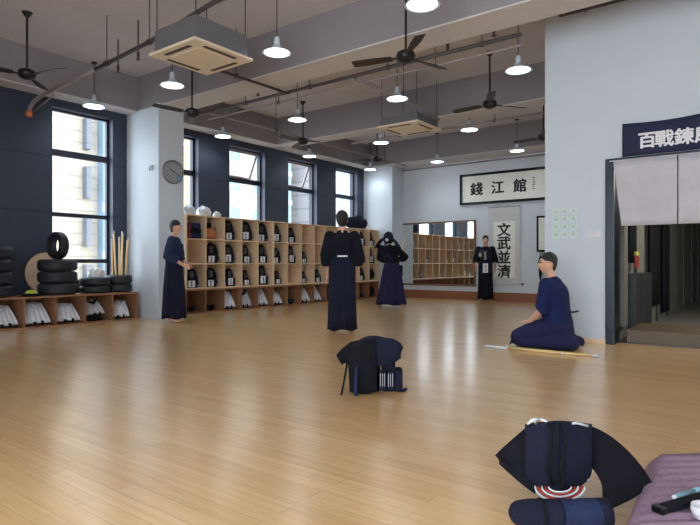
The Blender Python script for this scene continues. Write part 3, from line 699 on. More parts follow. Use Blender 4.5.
def pipe(label, pts, r, m, hang=(), cat='pipe', name='ceiling_pipe', extra=None):
    t = thing(name, label, cat, (0, 0, 0)); MB().tube(pts, r, 12).build('pipe', m, t, smooth=True)
    for (x, y, z) in hang:
        MB().tube([(x, y, z), (x, y, ZC)], .007, 6).build('hanger_rod', 'dpipe', t)
        MB().tube([(x-.02, y, z), (x+.02, y, z)], r+.012, 10).build('clamp', 'dpipe', t)
    return t
t = pipe('pale curved conduit rising from the orange wall fitting at left', [(-9.58, 4.12, 3.42), (-9.57, 4.13, 3.50), (-9.48, 4.14, 3.58), (-9.3, 4.15, 3.63), (-8.9, 4.15, 3.66), (-8.2, 4.15, 3.69), (-7.6, 4.15, 3.72)], .03, 'pipe')
MB().tube([(-9.58, 4.12, 3.36), (-9.58, 4.12, 3.45)], .05, 12).build('fitting', 'orange', t, smooth=True)
MB().tube([(-9.6, 4.2, 3.46), (-9.3, 4.22, 3.55), (-8.9, 4.2, 3.62)], .012, 8).build('wire', 'pipe', t, smooth=True)
pipe('dark pipe carrying on from the pale conduit past the nearest cassette', [(-7.6, 4.15, 3.72), (-6.3, 4.15, 3.80), (-4.9, 4.02, 3.86), (-3.4, 4.0, 3.9)], .028, 'dpipe', [(-7.3, 4.15, 3.74), (-6.3, 4.15, 3.8), (-4.7, 4.02, 3.87)])
pipe('long dark sprinkler pipe running across behind the first deep beam', [(-8.5, 6.6, 3.74), (XW-.01, 6.6, 3.74)], .026, 'dpipe', [(-7.2, 6.6, 3.74), (-5.75, 6.6, 3.74), (-4.3, 6.6, 3.74), (-2.9, 6.6, 3.74)])
pipe('thin pale conduit running just below the long sprinkler pipe', [(-8.3, 6.68, 3.64), (XW-.01, 6.68, 3.64)], .016, 'pipe', [(-6.5, 6.68, 3.64), (-3.6, 6.68, 3.64)])
pipe('thin pale conduit running deep along the window side above the fans', [(-8.05, 6.5, 3.68), (-8.05, 13.28, 3.68)], .02, 'pipe', [(-8.05, 8.2, 3.68), (-8.05, 12.2, 3.68)])
pipe('dark pipe leading from the nearest cassette back to the sprinkler pipe', [(-6.0, 4.6, 3.68), (-6.2, 4.95, 3.70), (-6.2, 6.6, 3.72)], .02, 'dpipe', [(-6.2, 5.5, 3.71)])
pipe('pale pipe leading from the sprinkler line to the far cassette', [(-4.9, 6.66, 3.72), (-4.9, 8.9, 3.70), (-4.95, 9.3, 3.66)], .028, 'pipe', [(-4.9, 8.0, 3.71)])
pipe('thin reddish conduit along the top of the far wall', [(-8.6, YB-.1, 3.69), (XW-.01, YB-.1, 3.69)], .02, 'pipe', [])
pipe('pale pipe crossing behind the second deep beam', [(-7.6, 10.15, 3.70), (XW-.01, 10.15, 3.70)], .022, 'pipe', [(-6.3, 10.15, 3.7), (-4.2, 10.15, 3.7)])
for k, (x, y, z, lab) in enumerate(((-7.95, 4.7, 3.95, 'beside the pale conduit at upper left'), (-7.1, 4.5, 3.9, 'over the clock pillar'), (-3.45, 6.75, 3.86, 'on the long pipe beside the white wall'), (-2.75, 6.62, 3.86, 'against the tall white wall'), (-6.9, 6.6, 3.86, 'above the middle of the tall shelf'))):
    t = thing('sprinkler_head', 'small dark sprinkler drop '+lab, 'sprinkler', (x, y, z), 0, 'sprinkler drops')
    MB().tube([(0, 0, 0), (0, 0, ZC-z)], .012, 8).build('drop_pipe', 'dpipe', t)
    MB().lathe([(0, -.05), (.035, -.05), (.035, -.045), (.012, -.03), (.02, 0), (.02, .05), (0, .05)], n=16).build('head', 'dpipe', t, smooth=True, flat_angle=.7)

# ------------------------------------------------------------------ people (local frame: feet at origin, facing -Y, +X = own left)
def head_fn(d):
    x, y, z = d.x, d.y, d.z
    rx, ry, rz = .076, .094, .118
    lo = max(0, -z)
    rx *= 1-.30*lo**1.6
    px, py, pz = x*rx, y*ry, z*rz
    if y > 0 and z < 0: py *= 1-.35*lo
    if y < 0:
        py = py*(1-.06*max(0, z))
        g = lambda cx, cz, s: math.exp(-(((x-cx)**2+(z-cz)**2)/s**2))
        py -= .024*math.exp(-((x/.13)**2+((z+.12)/.2)**2))        # nose
        py -= .006*math.exp(-((x/.5)**2+((z-.28)/.12)**2))        # brow
        py += .010*(g(.36, .08, .17)+g(-.36, .08, .17))           # sockets
        py -= .007*math.exp(-((x/.28)**2+((z+.42)/.09)**2))       # lips
        py -= .010*math.exp(-((x/.3)**2+((z+.75)/.16)**2))        # chin
    return Vector((px, py, pz))
def hand(mb, w, d, side, curl=.5, palm=None):
    """w wrist, d direction of the fingers, side unit vector toward the thumb"""
    w = Vector(w); d = Vector(d).normalized(); s = Vector(side); s = (s-d*s.dot(d)).normalized(); n = d.cross(s)
    if palm is not None and n.dot(Vector(palm)) < 0: n = -n
    mb.limb([w-d*.02, w+d*.03, w+d*.085], [(.026, .02), (.036, .016), (.038, .014)], 12, up=n)
    for k, (o, L) in enumerate(((.029, .070), (.010, .080), (-.010, .073), (-.028, .058))):
        p = w+d*.085+s*o; a1 = d; q = [p-d*.02]
        c = p.copy(); ang = 0; q.append(c.copy())
        for m in range(3):
            ang += curl*.75; dd = d*math.cos(ang)+n*math.sin(ang); c = c+dd*L/3; q.append(c.copy())
        mb.limb(q, [.0095, .0095, .009, .0085, .0075], 8)
    t0 = w+d*.025+s*.025; t1 = t0+(d*.6+s*.7+n*.3).normalized()*.045; t2 = t1+(d*.9+s*.2+n*.4).normalized()*.03
    mb.limb([t0, t1, t2], [.013, .011, .009], 8)
def skirt(name, m, secs, parent, n=110, pleats=13, amp=.012):
    """hakama: rings (cx,cy,z,rx,ry) from the waist down, pleated"""
    mb = MB(); vs = []; K = []
    for i in range(len(secs)-1):
        for q in range(4):
            t = q/4; K.append([a*(1-t)+b*t for a, b in zip(secs[i], secs[i+1])])
    K.append(list(secs[-1])); T = len(K)
    for i, (cx, cy, z, rx, ry) in enumerate(K):
        f = (i/(T-1))
        for k in range(n):
            th = 2*PI*k/n; c, s = math.cos(th), math.sin(th)
            e = 1+amp/.18*(f**.7)*(abs(math.sin(th*pleats/2+.4*math.sin(th*3)))*2-1)
            sg = lambda v, p: math.copysign(abs(v)**p, v)
            vs.append((cx+sg(c, .9)*rx*e, cy+sg(s, .9)*ry*e, z+.012*math.sin(th*5)*f*(1 if i == T-1 else .3)))
    b = len(vs)
    cx, cy, z, rx, ry = K[-1]
    for k in range(n):
        th = 2*PI*k/n; vs.append((cx+math.cos(th)*rx*.85, cy+math.sin(th)*ry*.85, z+.05))
    fs = [(i*n+k, i*n+(k+1) % n, (i+1)*n+(k+1) % n, (i+1)*n+k) for i in range(T) for k in range(n)]
    fs += [tuple(range(n)), tuple(range(T*n, (T+1)*n))]
    return mb.add(vs, fs).build(name, m, parent, smooth=True)
def person(label, loc, dirv, J, gi='indigo', hk='indigo', scale=1.0, hair=True, head_yaw=0.0, head_pitch=0.0, build_skirt=None, sleeves=True, glasses=False, lean=None, beard=False, belt='indigo', hands=True, girth=1.0, bushy=1.0):
    t = thing('person', label, 'person', loc, math.atan2(dirv[1], dirv[0])+PI/2); t.scale = (scale,)*3
    b = MB(); V = Vector
    pel, che, nec, hd = V(J['pelvis']), V(J['chest']), V(J['neck']), V(J['head'])
    b.limb([pel, pel.lerp(che, .45), che, che.lerp(nec, .55)], [(.145, .105), (.125, .095), (.155, .105), (.12, .07)], 20, up=(0, -1, .001))
    b.limb([che.lerp(nec, .6), nec, hd+V((0, .01, -.07))], [.065, .055, .05], 14)
    HR = Matrix.Rotation(head_yaw, 4, 'Z') @ Matrix.Rotation(head_pitch, 4, 'X')
    hb = MB().ball((0, 0, 0), 1, 48, 36, head_fn)
    for s in (-1, 1): hb.limb([(s*.074, .012, .018), (s*.08, .016, -.004), (s*.074, .008, -.028)], [(.006, .015), (.008, .018), (.006, .011)], 10, up=(0, 1, 0))
    hb.xf(Matrix.Translation(hd) @ HR); b.add(hb.v, hb.f)
    for S in ('L', 'R'):
        sh, el, wr = V(J['sh'+S]), V(J['el'+S]), V(J['wr'+S])
        b.limb([sh, sh.lerp(el, .5), el, el.lerp(wr, .45), wr], [.055, .046, .038, .036, .025], 14)
        if hands: hand(b, wr, J['hd'+S], J['th'+S], J.get('curl', .45), J.get('pl'+S))
        hp, kn, an = V(J['hp'+S]), V(J['kn'+S]), V(J['an'+S]); ft = V(J['ft'+S])
        b.limb([hp, hp.lerp(kn, .5), kn, kn.lerp(an, .4), an], [.085, .075, .055, .052, .035], 14)
        b.limb([an-V((0, 0, .025))-(ft-an).normalized()*.03, an.lerp(ft, .5)-V((0, 0, .02)), ft], [(.034, .032), (.042, .026), (.036, .016)], 12, up=(0, 0, 1))
    body = b.build('body', 'skin', t); remesh(body, .0075, 2, .4)
    body.data.materials.clear(); body.data.materials.append(M['skin'])
    TH = Matrix.Translation(hd) @ HR
    e = MB()
    for s in (-1, 1): e.ball((s*.029, -.079, .010), (.012, .006, .006), 10, 8)
    e.xf(TH); e.build('eyes', 'eye', t, smooth=True)
    e = MB()
    for s in (-1, 1): e.limb([(s*.016, -.092, .031), (s*.03, -.089, .036), (s*.044, -.078, .031)], [.0035, .0045, .003], 8)
    e.xf(TH); e.build('eyebrows', 'hair', t, smooth=True)
    MB().limb([(-.019, -.090, -.050), (0, -.0975, -.048), (.019, -.090, -.050)], [(.004, .003), (.006, .0055), (.004, .003)], 8).xf(TH).build('lips', 'lips', t, smooth=True)
    if hair:
        def hf(d):
            k = bushy*(1+.025*bushy*math.sin(13*d.x+7*d.z)*math.sin(11*d.y)); return Vector((d.x*.0815*k*(1 if d.z > -.3 else .93), d.y*(.093 if d.y > 0 else .0965)*k, d.z*.098*k if d.z > 0 else d.z*(.125*max(0, min(1, d.y*2+.3))+.03)))
        MB().ball((0, .014, .036), 1, 32, 20, hf).xf(TH).build('hair', 'hair', t, smooth=True)
    if glasses:
        q = MB()
        for s in (-1, 1):
            q.tube([(s*.03+.021*math.cos(a*PI/6), -.099, .01+.016*math.sin(a*PI/6)) for a in range(13)], .0018, 6)
            q.tube([(s*.05, -.098, .014), (s*.082, -.03, .016), (s*.084, .01, .012)], .0018, 6)
        q.xf(TH).build('glasses', 'gloss', t)
    # jacket: torso and sleeves as one cloth
    g = MB()
    w0 = pel.lerp(che, -.05); up = (0, -1, .001)
    g.tube([w0-V((0, 0, .08)), w0, pel.lerp(che, .5), che, che.lerp(nec, .38), che.lerp(nec, .66), che.lerp(nec, .86)], [(.165, .125), (.165, .125), (.158, .122), (.19, .13), (.185, .115), (.125, .09), (.075, .068)], 28, up=up)
    if girth != 1: g.v = [tuple(V((v[0]*girth, v[1]*girth, v[2]))) for v in g.v]
    for S in ('L', 'R'):
        sh, el, wr = V(J['sh'+S]), V(J['el'+S]), V(J['wr'+S]); cut = J.get('cut', .45)
        g.limb([sh.lerp(che, .25)+V((0, 0, .01)), sh], [.075, .08], 18)
        d_ = (wr-el)*cut
        g.tube([sh, sh.lerp(el, .5), el, el+d_*.7, el+d_], [.078, .078, .082, .088, .088], 18)
    gg = g.build('keikogi_jacket', gi, t); remesh(gg, .010, 3, .5); gg.data.materials.clear(); gg.data.materials.append(M[gi])
    # collar bands crossing in front
    cb = MB(); cz = che; fy = -.128
    nb = nec+V((0, .06, -.015)); base = nec
    for s, lo in ((1, V((-.05, fy-.004, -.17))), (-1, V((.05, fy-.006, -.17)))):
        cb.tube([base+V((s*.02, .062, -.015)), base+V((s*.066, .01, -.03)), base+V((s*.05, -.055, -.075)), V((che.x+s*.02, che.y-.122, che.z+.03)), V((che.x, che.y, che.z))+V((lo.x*.6, -.132, -.09)), V((che.x, che.y, che.z))+V((lo.x*1.3, -.128, -.2))], [(.010, .022)]*6, 8)
    cb.build('collar', gi, t, smooth=True)
    if build_skirt: build_skirt(t, hk)
    return t
def stand(arm='down', stance=.11, h=0):
    J = dict(pelvis=(0, 0, .95), chest=(0, -.01, 1.27), neck=(0, .01, 1.46), head=(0, -.015, 1.605))
    for s, S in ((1, 'L'), (-1, 'R')):
        J['sh'+S] = (s*.175, 0, 1.375); J['el'+S] = (s*.245, .02, 1.11); J['wr'+S] = (s*.24, -.07, .87)
        J['hd'+S] = (s*.02, -.25, -1); J['th'+S] = (0, -1, 0); J['pl'+S] = (-s, 0, 0)
        J['hp'+S] = (s*.09, 0, .9); J['kn'+S] = (s*stance, -.02, .48); J['an'+S] = (s*(stance+.01), .02, .085); J['ft'+S] = (s*(stance+.03), -.13, .026)
    return J
def std_skirt(rx0=.165, ry0=.125, rx1=.2, ry1=.18, dx=0, zb=.07, top=1.05):
    def f(t, hk):
        skirt('hakama', hk, [(0, 0, top, rx0, ry0), (0, 0, .92, rx0+.012, ry0+.012), (dx*.4, 0, .55, (rx0+rx1)/2, (ry0+ry1)/2+.01), (dx, 0, zb, rx1, ry1)], t)
        q = MB().tube([(0, 0, top-.045), (0, 0, top+.01)], [(rx0+.012, ry0+.012), (rx0+.008, ry0+.008)], 32, up=(0, -1, 0)); q.build('waistband', hk, t, smooth=True, flat_angle=.8)
        MB().surf(lambda u, v: ((u-.5)*(.2-.06*v), ry0+.016-.012*(abs(u-.5)*2)**2*3, top-.01+v*.085), 10, 4, -.008).build('back_plate', hk, t, smooth=True, flat_angle=.8)
        MB().tube([(.03, -ry0-.02, top-.03), (.05, -ry0-.03, top-.15), (.06, -ry0-.035, top-.26)], [(.012, .004)]*3, 8).tube([(-.02, -ry0-.02, top-.03), (-.03, -ry0-.03, top-.13), (-.03, -ry0-.035, top-.22)], [(.012, .004)]*3, 8).build('ties', hk, t)
    return f
Fv = Vector((-.601, .799, 0)); Rv = Vector((.799, .601, 0))
# A: standing by the clock pillar, profile to the right
J = stand(); J['cut'] = .7
J.update(elL=(.235, .06, 1.12), wrL=(.19, -.16, .99), hdL=(-.1, -.8, -.35), elR=(-.235, .06, 1.12), wrR=(-.19, -.17, .98), hdR=(.1, -.8, -.35), thL=(-.6, 0, 1), thR=(.6, 0, 1), head=(0, -.03, 1.60))
def skA(t, hk):
    std_skirt(.165, .13, .19, .19)(t, hk)
    MB().tube([(.16, .09, 1.06), (.18, .17, 1.0), (.17, .16, .78)], [(.02, .006)]*3, 8).build('white_sash', 'cloth', t, smooth=True)
person('person in plain indigo uniform standing in profile by the clock pillar, hand at waist', (-8.09, 5.80, 0), (Rv+Fv*.1)[:2], J, 'indigo', 'navy', build_skirt=skA, scale=1.0)
# B: back to the camera
J = stand(); J['cut'] = .6; J.update(elL=(.23, .03, 1.12), wrL=(.2, -.09, .9), elR=(-.23, .03, 1.12), wrR=(-.2, -.09, .9), head=(0, -.02, 1.605))
def skB(t, hk):
    std_skirt(.17, .13, .2, .175)(t, hk)
    MB().box(-.07, .07, .145, .155, 1.085, 1.105).build('white_edge', 'cloth', t)
    MB().limb([(0, .05, 1.0), (0, .06, 1.0)], [.01, .01]).build('knot', hk, t) if False else None
person('person seen from behind in dark jacket and long navy hakama in mid hall', (-4.84, 6.25, 0), (Fv-Rv*.05)[:2], J, 'darkgi', 'navy', build_skirt=skB, scale=1.0, bushy=1.1)
# C: in full armour, turned towards the mirror
J = stand(stance=.2); J.update(chest=(.06, -.02, 1.27), neck=(.09, -.01, 1.46), head=(.10, -.035, 1.60), shL=(.27, -.01, 1.37), shR=(-.10, -.01, 1.37), elL=(.36, -.12, 1.14), wrL=(.10, -.36, 1.06), hdL=(-.5, -.6, .1), elR=(-.28, -.14, 1.16), wrR=(-.06, -.38, 1.12), hdR=(.5, -.6, .1), knL=(.2, .05, .48), anL=(.24, .2, .085), ftL=(.25, .06, .03), knR=(-.2, -.08, .48), anR=(-.22, -.05, .085), ftR=(-.24, -.2, .03))
def skC(t, hk):
    skirt('hakama', hk, [(0, 0, 1.03, .17, .14), (0, 0, .9, .2, .16), (0, 0, .5, .26, .22), (0, .03, .09, .33, .29)], t, pleats=11, amp=.02)
    # chest armour, waist armour, helmet worn on the head, gloves
    MB().surf(lambda u, v: (.05+.205*math.cos(PI+u*PI), .155*math.sin(PI+u*PI), 1.04+.34*v-.04*abs(math.sin(u*PI))*v), 36, 6, .012).build('chest_armour', 'gloss', t, smooth=True)
    MB().tube([(-.12, -.13, 1.4), (.05, .165, 1.22), (.16, .17, 1.1)], [(.012, .005)]*3, 8).tube([(.18, -.13, 1.4), (.05, .165, 1.22), (-.08, .17, 1.1)], [(.012, .005)]*3, 8).build('cords', 'indigo', t)
    q = MB()
    for k in (-1, 0, 1): q.box(k*.13-.06, k*.13+.06, -.2, -.185, .72, .98)
    q.build('waist_armour', 'navy', t)
    h = Vector((.10, -.035, 1.60))
    def f(d): return Vector((d.x*.12, d.y*.14, d.z*.155))
    m = MB().ball(h, 1, 28, 18, f).build('helmet', 'navy', t, smooth=True)
    g = MB()
    for k in range(9):
        z = h.z-.11+k*.024; w = math.sqrt(max(.02, 1-((z-h.z)/.15)**2))
        g.tube([(h.x+.1*w*math.sin(a), h.y-.145*w*math.cos(a), z) for a in [x*.25-1 for x in range(9)]], .0035, 6)
    g.build('face_grille', 'metal', m)
    for s in (-1, 1):
        MB().surf(lambda u, v: (.10+s*(.08+.20*v), -.10+.2*u+.02*math.sin(v*3), 1.60-.05*v-.17*v*v-.03*abs(u-.5)), 8, 8, .016*s).build('shoulder_flap', 'navy', m, smooth=True)
    MB().ball((.08, .105, 1.56), (.04, .03, .035)).build('white_knot', 'cloth', m, smooth=True)
    MB().tube([(.10, .12, 1.57), (.11, .16, 1.48), (.10, .165, 1.36)], [(.012, .004)]*3, 8).build('helmet_cord', 'indigo', m)
    for p, d in ((V_(.08, -.36, 1.06), V_(-.5, -.6, .1)), (V_(-.06, -.38, 1.12), V_(.5, -.6, .1))):
        d.normalize(); MB().limb([p-d*.14, p-d*.02, p+d*.05, p+d*.1], [.055, .045, .055, .045]).build('glove', 'navy', t, smooth=True)
V_ = lambda *a: Vector(a)
cdir = (Fv*.9+Rv*.45)
person('person in full kendo armour and flared purple hakama beside the mirror', (-6.75, 10.52, 0), cdir[:2], J, 'darkgi', 'purple', hair=True, build_skirt=skC, scale=.97)
rzC = math.atan2(cdir.y, cdir.x)+PI/2
t = thing('bamboo_sword', 'bamboo sword held up by the armoured person beside the mirror', 'bamboo sword', (-6.75, 10.52, 0), rzC); t.scale = (.97,)*3
p0, p1 = V_(.03, -.40, 1.0), V_(.05, -1.15, 1.78)
MB().tube([p0, p0.lerp(p1, .32)], .016, 10).build('handle', 'leather', t, smooth=True)
MB().tube([p0.lerp(p1, .32), p1], [.014, .01], 10).build('blade', 'bamboo', t, smooth=True)
MB().tube([p0.lerp(p1, .315), p0.lerp(p1, .33)], .04, 16).build('guard', 'black', t)
# D: facing the camera in front of the far wall
J = stand(); J['cut'] = .35
def skD(t, hk):
    std_skirt(.165, .13, .195, .17)(t, hk)
    MB().surf(lambda u, v: (.19*math.sin((u-.5)*2.4), -.165*math.cos((u-.5)*2.4)+.005, 1.06+.28*v), 18, 6, .012).build('chest_armour', 'gloss', t, smooth=True)
    MB().tube([(.13, -.1, 1.44), (.11, -.15, 1.3)], [(.012, .005)]*2, 8).tube([(-.13, -.1, 1.44), (-.11, -.15, 1.3)], [(.012, .005)]*2, 8).build('cords', 'indigo', t)
    w = MB()
    for k in (-1, 0, 1): w.box(k*.12-.055, k*.12+.055, -.205, -.19, .76, .98)
    w.box(-.17, .17, -.195, -.17, .98, 1.05); wa = w.build('waist_armour', 'navy', t)
    n = MB().surf(lambda u, v: ((u-.5)*(.13), -.215, .76+.24*v), 4, 4, .006).build('name_tag', 'tag', wa)
    s = MB()
    for q in range(2):
        s.box(-.03, .03, -.219, -.217, .80+q*.1, .812+q*.1).box(-.005, .005, -.219, -.217, .785+q*.1, .85+q*.1).box(-.025, .025, -.219, -.217, .835+q*.1, .845+q*.1)
    s.build('lettering', 'ink', n)
    MB().box(-.165, -.10, -.17, -.165, 1.17, 1.27).build('chest_emblem', 'sgrey', t)
person('person facing the camera with white name tag at the waist, standing before the far wall', (-5.93, 13.72, 0), (-Fv-Rv*.25)[:2], J, 'darkgi', 'darkgi', build_skirt=skD, scale=.99)
# E: kneeling in seiza, facing left
J = dict(pelvis=(0, .06, .27), chest=(0, .02, .60), neck=(0, .0, .80), head=(0, -.035, .945), cut=.05, curl=.25)
for s, S in ((1, 'L'), (-1, 'R')):
    J['sh'+S] = (s*.175, .0, .715); J['el'+S] = (s*.22, -.03, .45); J['wr'+S] = (s*.15, -.19, .30)
    J['hd'+S] = (-s*.3, -1, -.12); J['th'+S] = (-s, -.2, .2); J['pl'+S] = (0, 0, -1)
    J['hp'+S] = (s*.09, .05, .24); J['kn'+S] = (s*.13, -.31, .10); J['an'+S] = (s*.08, .12, .06); J['ft'+S] = (s*.06, .30, .035)
def skE(t, hk):
    m = MB()
    for s in (-1, 1):
        m.limb([(s*.085, .08, .24), (s*.12, -.13, .19), (s*.145, -.31, .115)], [(.13, .13), (.125, .12), (.115, .10)], 20)
        m.limb([(s*.14, -.30, .08), (s*.13, 0, .08), (s*.1, .26, .075)], [(.11, .075), (.12, .078), (.11, .07)], 18)
    m.limb([(0, .09, .12), (0, .10, .30)], [(.2, .17), (.175, .135)], 22, up=(0, -1, 0))
    m.limb([(0, -.1, .12), (0, .2, .10)], [(.17, .1), (.2, .08)], 20)
    for k in range(5): m.limb([(-.15+.075*k, -.2, .235-.01*abs(k-2)), (-.16+.08*k, -.35, .17), (-.16+.08*k, -.41, .03)], [.016, .018, .012], 8)
    h = m.build('hakama', hk, t); remesh(h, .010, 3, .5); h.data.materials.clear(); h.data.materials.append(M[hk])
    MB().tube([(0, .06, .33), (0, .06, .385)], [(.18, .14), (.172, .135)], 32, up=(0, -1, 0)).build('waistband', hk, t, smooth=True, flat_angle=.8)
    MB().surf(lambda u, v: ((u-.5)*(.2-.06*v), .205-.012*(abs(u-.5)*2)**2*3, .37+v*.085), 10, 4, -.008).build('back_plate', hk, t, smooth=True)
    MB().tube([(.1, .2, .4), (.02, .235, .42), (-.1, .2, .4)], [(.012, .006)]*3, 8).tube([(0, .23, .41), (.03, .3, .43)], .01, 8).build('ties', hk, t)
eloc = Vector((0, 0, 0))
d = 6.62; eloc = Fv*d+Rv*((551-350)/561*d)
person('person kneeling in indigo uniform, facing left behind the bamboo sword on the floor', (eloc.x, eloc.y, 0), (-Rv+Fv*.72)[:2], J, 'royal', 'bluepurple', build_skirt=skE, scale=1.05, glasses=True, head_yaw=.58, girth=1.25)

# bamboo sword on the floor
def shinai(a, b, lab):
    t = thing('bamboo_sword', lab, 'bamboo sword', (a[0], a[1], 0)); v = Vector((b[0]-a[0], b[1]-a[1], 0)); p = lambda k: v*k+Vector((0, 0, .016))
    MB().tube([p(0), p(.22)], .0165, 12).build('handle', 'leather', t, smooth=True)
    MB().tube([p(.225), p(.6), p(.95)], [.0155, .015, .0125], 12).build('blade', 'bamboo', t, smooth=True)
    MB().tube([p(.218), p(.228)], .036, 20).build('guard', 'leather', t)
    MB().tube([p(.95), p(1)], .014, 12).build('tip', 'leather', t, smooth=True)
    MB().tube([p(.70), p(.72)], .017, 12).build('binding', 'leather', t, smooth=True)
    MB().tube([p(.23)+Vector((0, 0, .017)), p(.95)+Vector((0, 0, .013))], .0025, 6).build('string', 'lime', t)
    return t
shinai((-2.72, 6.27), (-1.46, 6.30), 'bamboo sword lying on the floor in front of the kneeling person')

# ------------------------------------------------------------------ armour on the floor, centre of the hall (local x = picture right, y = away)
RZ = math.atan2(.601, .799)
def place(px_, d, z=0): p = Fv*d+Rv*((px_-350)/561*d); return (p.x, p.y, z)
K = (4.19/561)
D0 = 4.42
def sheet(C4, y0, th, bulge=.02):      # C4: four outline curves corners (x,z): lists top and bottom, facing the viewer
    top, bot = C4
    def ip(L, u):
        k = u*(len(L)-1); i = min(int(k), len(L)-2); q = k-i; return (L[i][0]*(1-q)+L[i+1][0]*q, L[i][1]*(1-q)+L[i+1][1]*q)
    def f(u, v):
        A = ip(top, u); B = ip(bot, u); return (A[0]*(1-v)+B[0]*v, y0-bulge*math.sin(u*PI)-bulge*math.sin(v*PI), A[1]*(1-v)+B[1]*v)
    return MB().surf(f, 20, 10, th)
t = thing('chest_armour', 'black lacquered chest armour standing on the wooden floor in mid hall', 'kendo armour', place(369, D0), RZ)
MB().surf(lambda u, v: (-.03+.125*math.cos(PI+u*PI)*(1-.06*v), -.10*math.sin(u*PI)*(1-.1*v)+.02, .0+.235*v), 28, 8, .012).build('shell', 'gloss', t, smooth=True)
MB().surf(lambda u, v: (-.03+(u-.5)*.20, -.088-.012*math.sin(u*PI), .15+.08*v), 12, 4, .01).build('chest_panel', 'black', t, smooth=True)
MB().tube([(-.17, -.02, .26), (-.175, -.08, .2), (-.195, -.16, .1), (-.215, -.2, .006)], .008, 8).build('stand_cord', 'black', t, smooth=True)
MB().tube([(-.10, -.228, .22), (-.105, -.23, .12), (-.11, -.232, .016), (-.09, -.235, .014)], [.012, .013, .015, .01], 8).build('blue_cord', 'indigo', t, smooth=True)
t = thing('waist_armour', 'navy waist armour with silver ribbed flaps beside the standing chest armour', 'kendo armour', place(369, D0), RZ)
for k in range(3):
    x = .075+.062*k
    f = MB().box(x, x+.056, -.075-.01*(k == 1), -.06, .012, .17).build('flap', 'navy', t, bevel=.006)
    q = MB()
    for w_ in range(3): q.box(x+.008+w_*.016, x+.012+w_*.016, -.0865 if k == 1 else -.0765, -.075 if k == 1 else -.070, .045, .145-.02*(k == 2))
    if k < 2: q.build('stripe', 'metal', f)
MB().box(.10, .262, -.058, .06, .0, .175).build('body', 'black', t, bevel=.02)
MB().limb([(.22, -.07, .012), (.27, -.06, .012), (.29, -.02, .012)], [.01, .012, .01]).build('tie', 'navy', t, smooth=True)
t = thing('kendo_helmet', 'dark kendo helmet with drooping shoulder flaps resting on the chest armour in mid hall', 'kendo helmet', place(369, D0), RZ)
MB().ball((.04, .02, .335), 1, 28, 18, lambda d: Vector((d.x*.15, d.y*.12, d.z*.09))).build('dome', 'navy', t, smooth=True)
sheet(([(-.155, .375), (-.12, .40), (-.05, .412), (.04, .415)], [(-.135, .03), (-.10, .02), (-.02, .018), (.045, .03)]), -.135, .035, .02).build('front_flap', 'black', t, smooth=True)
sheet(([(-.236, .285), (-.19, .34), (-.14, .392), (-.08, .405)], [(-.212, .235), (-.19, .25), (-.13, .24), (-.08, .25)]), -.10, .03, .015).build('shoulder_flap', 'black', t, smooth=True)
sheet(([(.02, .418), (.10, .425), (.17, .415), (.205, .385), (.222, .34)], [(.03, .24), (.08, .225), (.14, .24), (.18, .27), (.215, .30)]), -.11, .04, .02).build('shoulder_flap', 'navy', t, smooth=True)
sheet(([(.10, .28), (.19, .28)], [(.10, .185), (.185, .185)]), -.085, .03, .01).build('throat_guard', 'navy', t, smooth=True)
g = MB()
for k in range(3): g.tube([(.06+.1*j/6, -.118-.005*math.sin(j), .215+.012*k) for j in range(7)], .0028, 6)
g.build('face_grille', 'metal', t)

# ------------------------------------------------------------------ armour at lower right
DX = 558
def loc2(pxx, pyy, d):           # local coordinates about the bundle's base
    return ((pxx-DX)/561*d, d-2.3, 1-(pyy-263)/561*d)
base2 = place(DX, 2.3)
base2 = tuple(Fv*2.3+Rv*((DX-350)/561*2.3))
t = thing('kendo_helmet', 'large navy kendo helmet with spread shoulder flaps on the floor, lower right', 'kendo helmet', base2, RZ)
def L2(x, y, d): return Vector(((x-350)/561*d-(DX-350)/561*2.3, d-2.3, 1-(y-263)/561*d))
# back panel of the head: quilted shell bulging to the camera
def panel(u, v):
    c_ = max(0, 1-v*4)**2; x0 = 525+9*c_; x1 = 592-11*c_; top = 424-3*math.sin(u*PI); bot = 486+5*math.sin(u*PI)
    x = x0+(x1-x0)*u; y = bot+(top-bot)*v
    d = 2.33-.075*math.sin(u*PI)-.06*math.sin(min(1, v*1.05)*PI*.85)+.05*v
    return L2(x, y, d)
MB().surf(panel, 28, 20, .03).build('back_panel', 'navy', t, smooth=True)
MB().ball(L2(559, 452, 2.42), (.125, .11, .10), 28, 18).build('dome', 'black', t, smooth=True)
q = MB()
for xo in (549, 556, 563):
    q.tube([panel((xo-526+2*math.sin(k))/66, 1-k*.13)+Vector((0, -.010, 0)) for k in range(8)], [(.009, .006)]*8, 8)
q.build('cords', 'black', t, smooth=True)
q = MB()
for (x0, y0, x1, y1) in ((527, 424, 540, 419), (540, 419, 552, 427), (552, 427, 565, 424), (565, 424, 588, 426), (530, 420, 536, 424)):
    q.tube([L2(x0, y0, 2.3), L2((x0+x1)/2, (y0+y1)/2-2, 2.29), L2(x1, y1, 2.31)], .005, 8)
q.build('top_lace', 'leather', t, smooth=True)
def wingL(u, v):
    a = [(528, 428), (514, 440), (499, 459)]; b = [(535, 494), (520, 484), (499, 464)]
    def qd(p, s): return ((1-s)**2*p[0][0]+2*s*(1-s)*p[1][0]+s*s*p[2][0], (1-s)**2*p[0][1]+2*s*(1-s)*p[1][1]+s*s*p[2][1])
    A = qd(a, u); B = qd(b, u); x = A[0]*(1-v)+B[0]*v; y = A[1]*(1-v)+B[1]*v
    return L2(x, y, 2.42-.10*v+.05*u)
MB().surf(wingL, 16, 12, -.022).build('shoulder_flap', 'black', t, smooth=True)
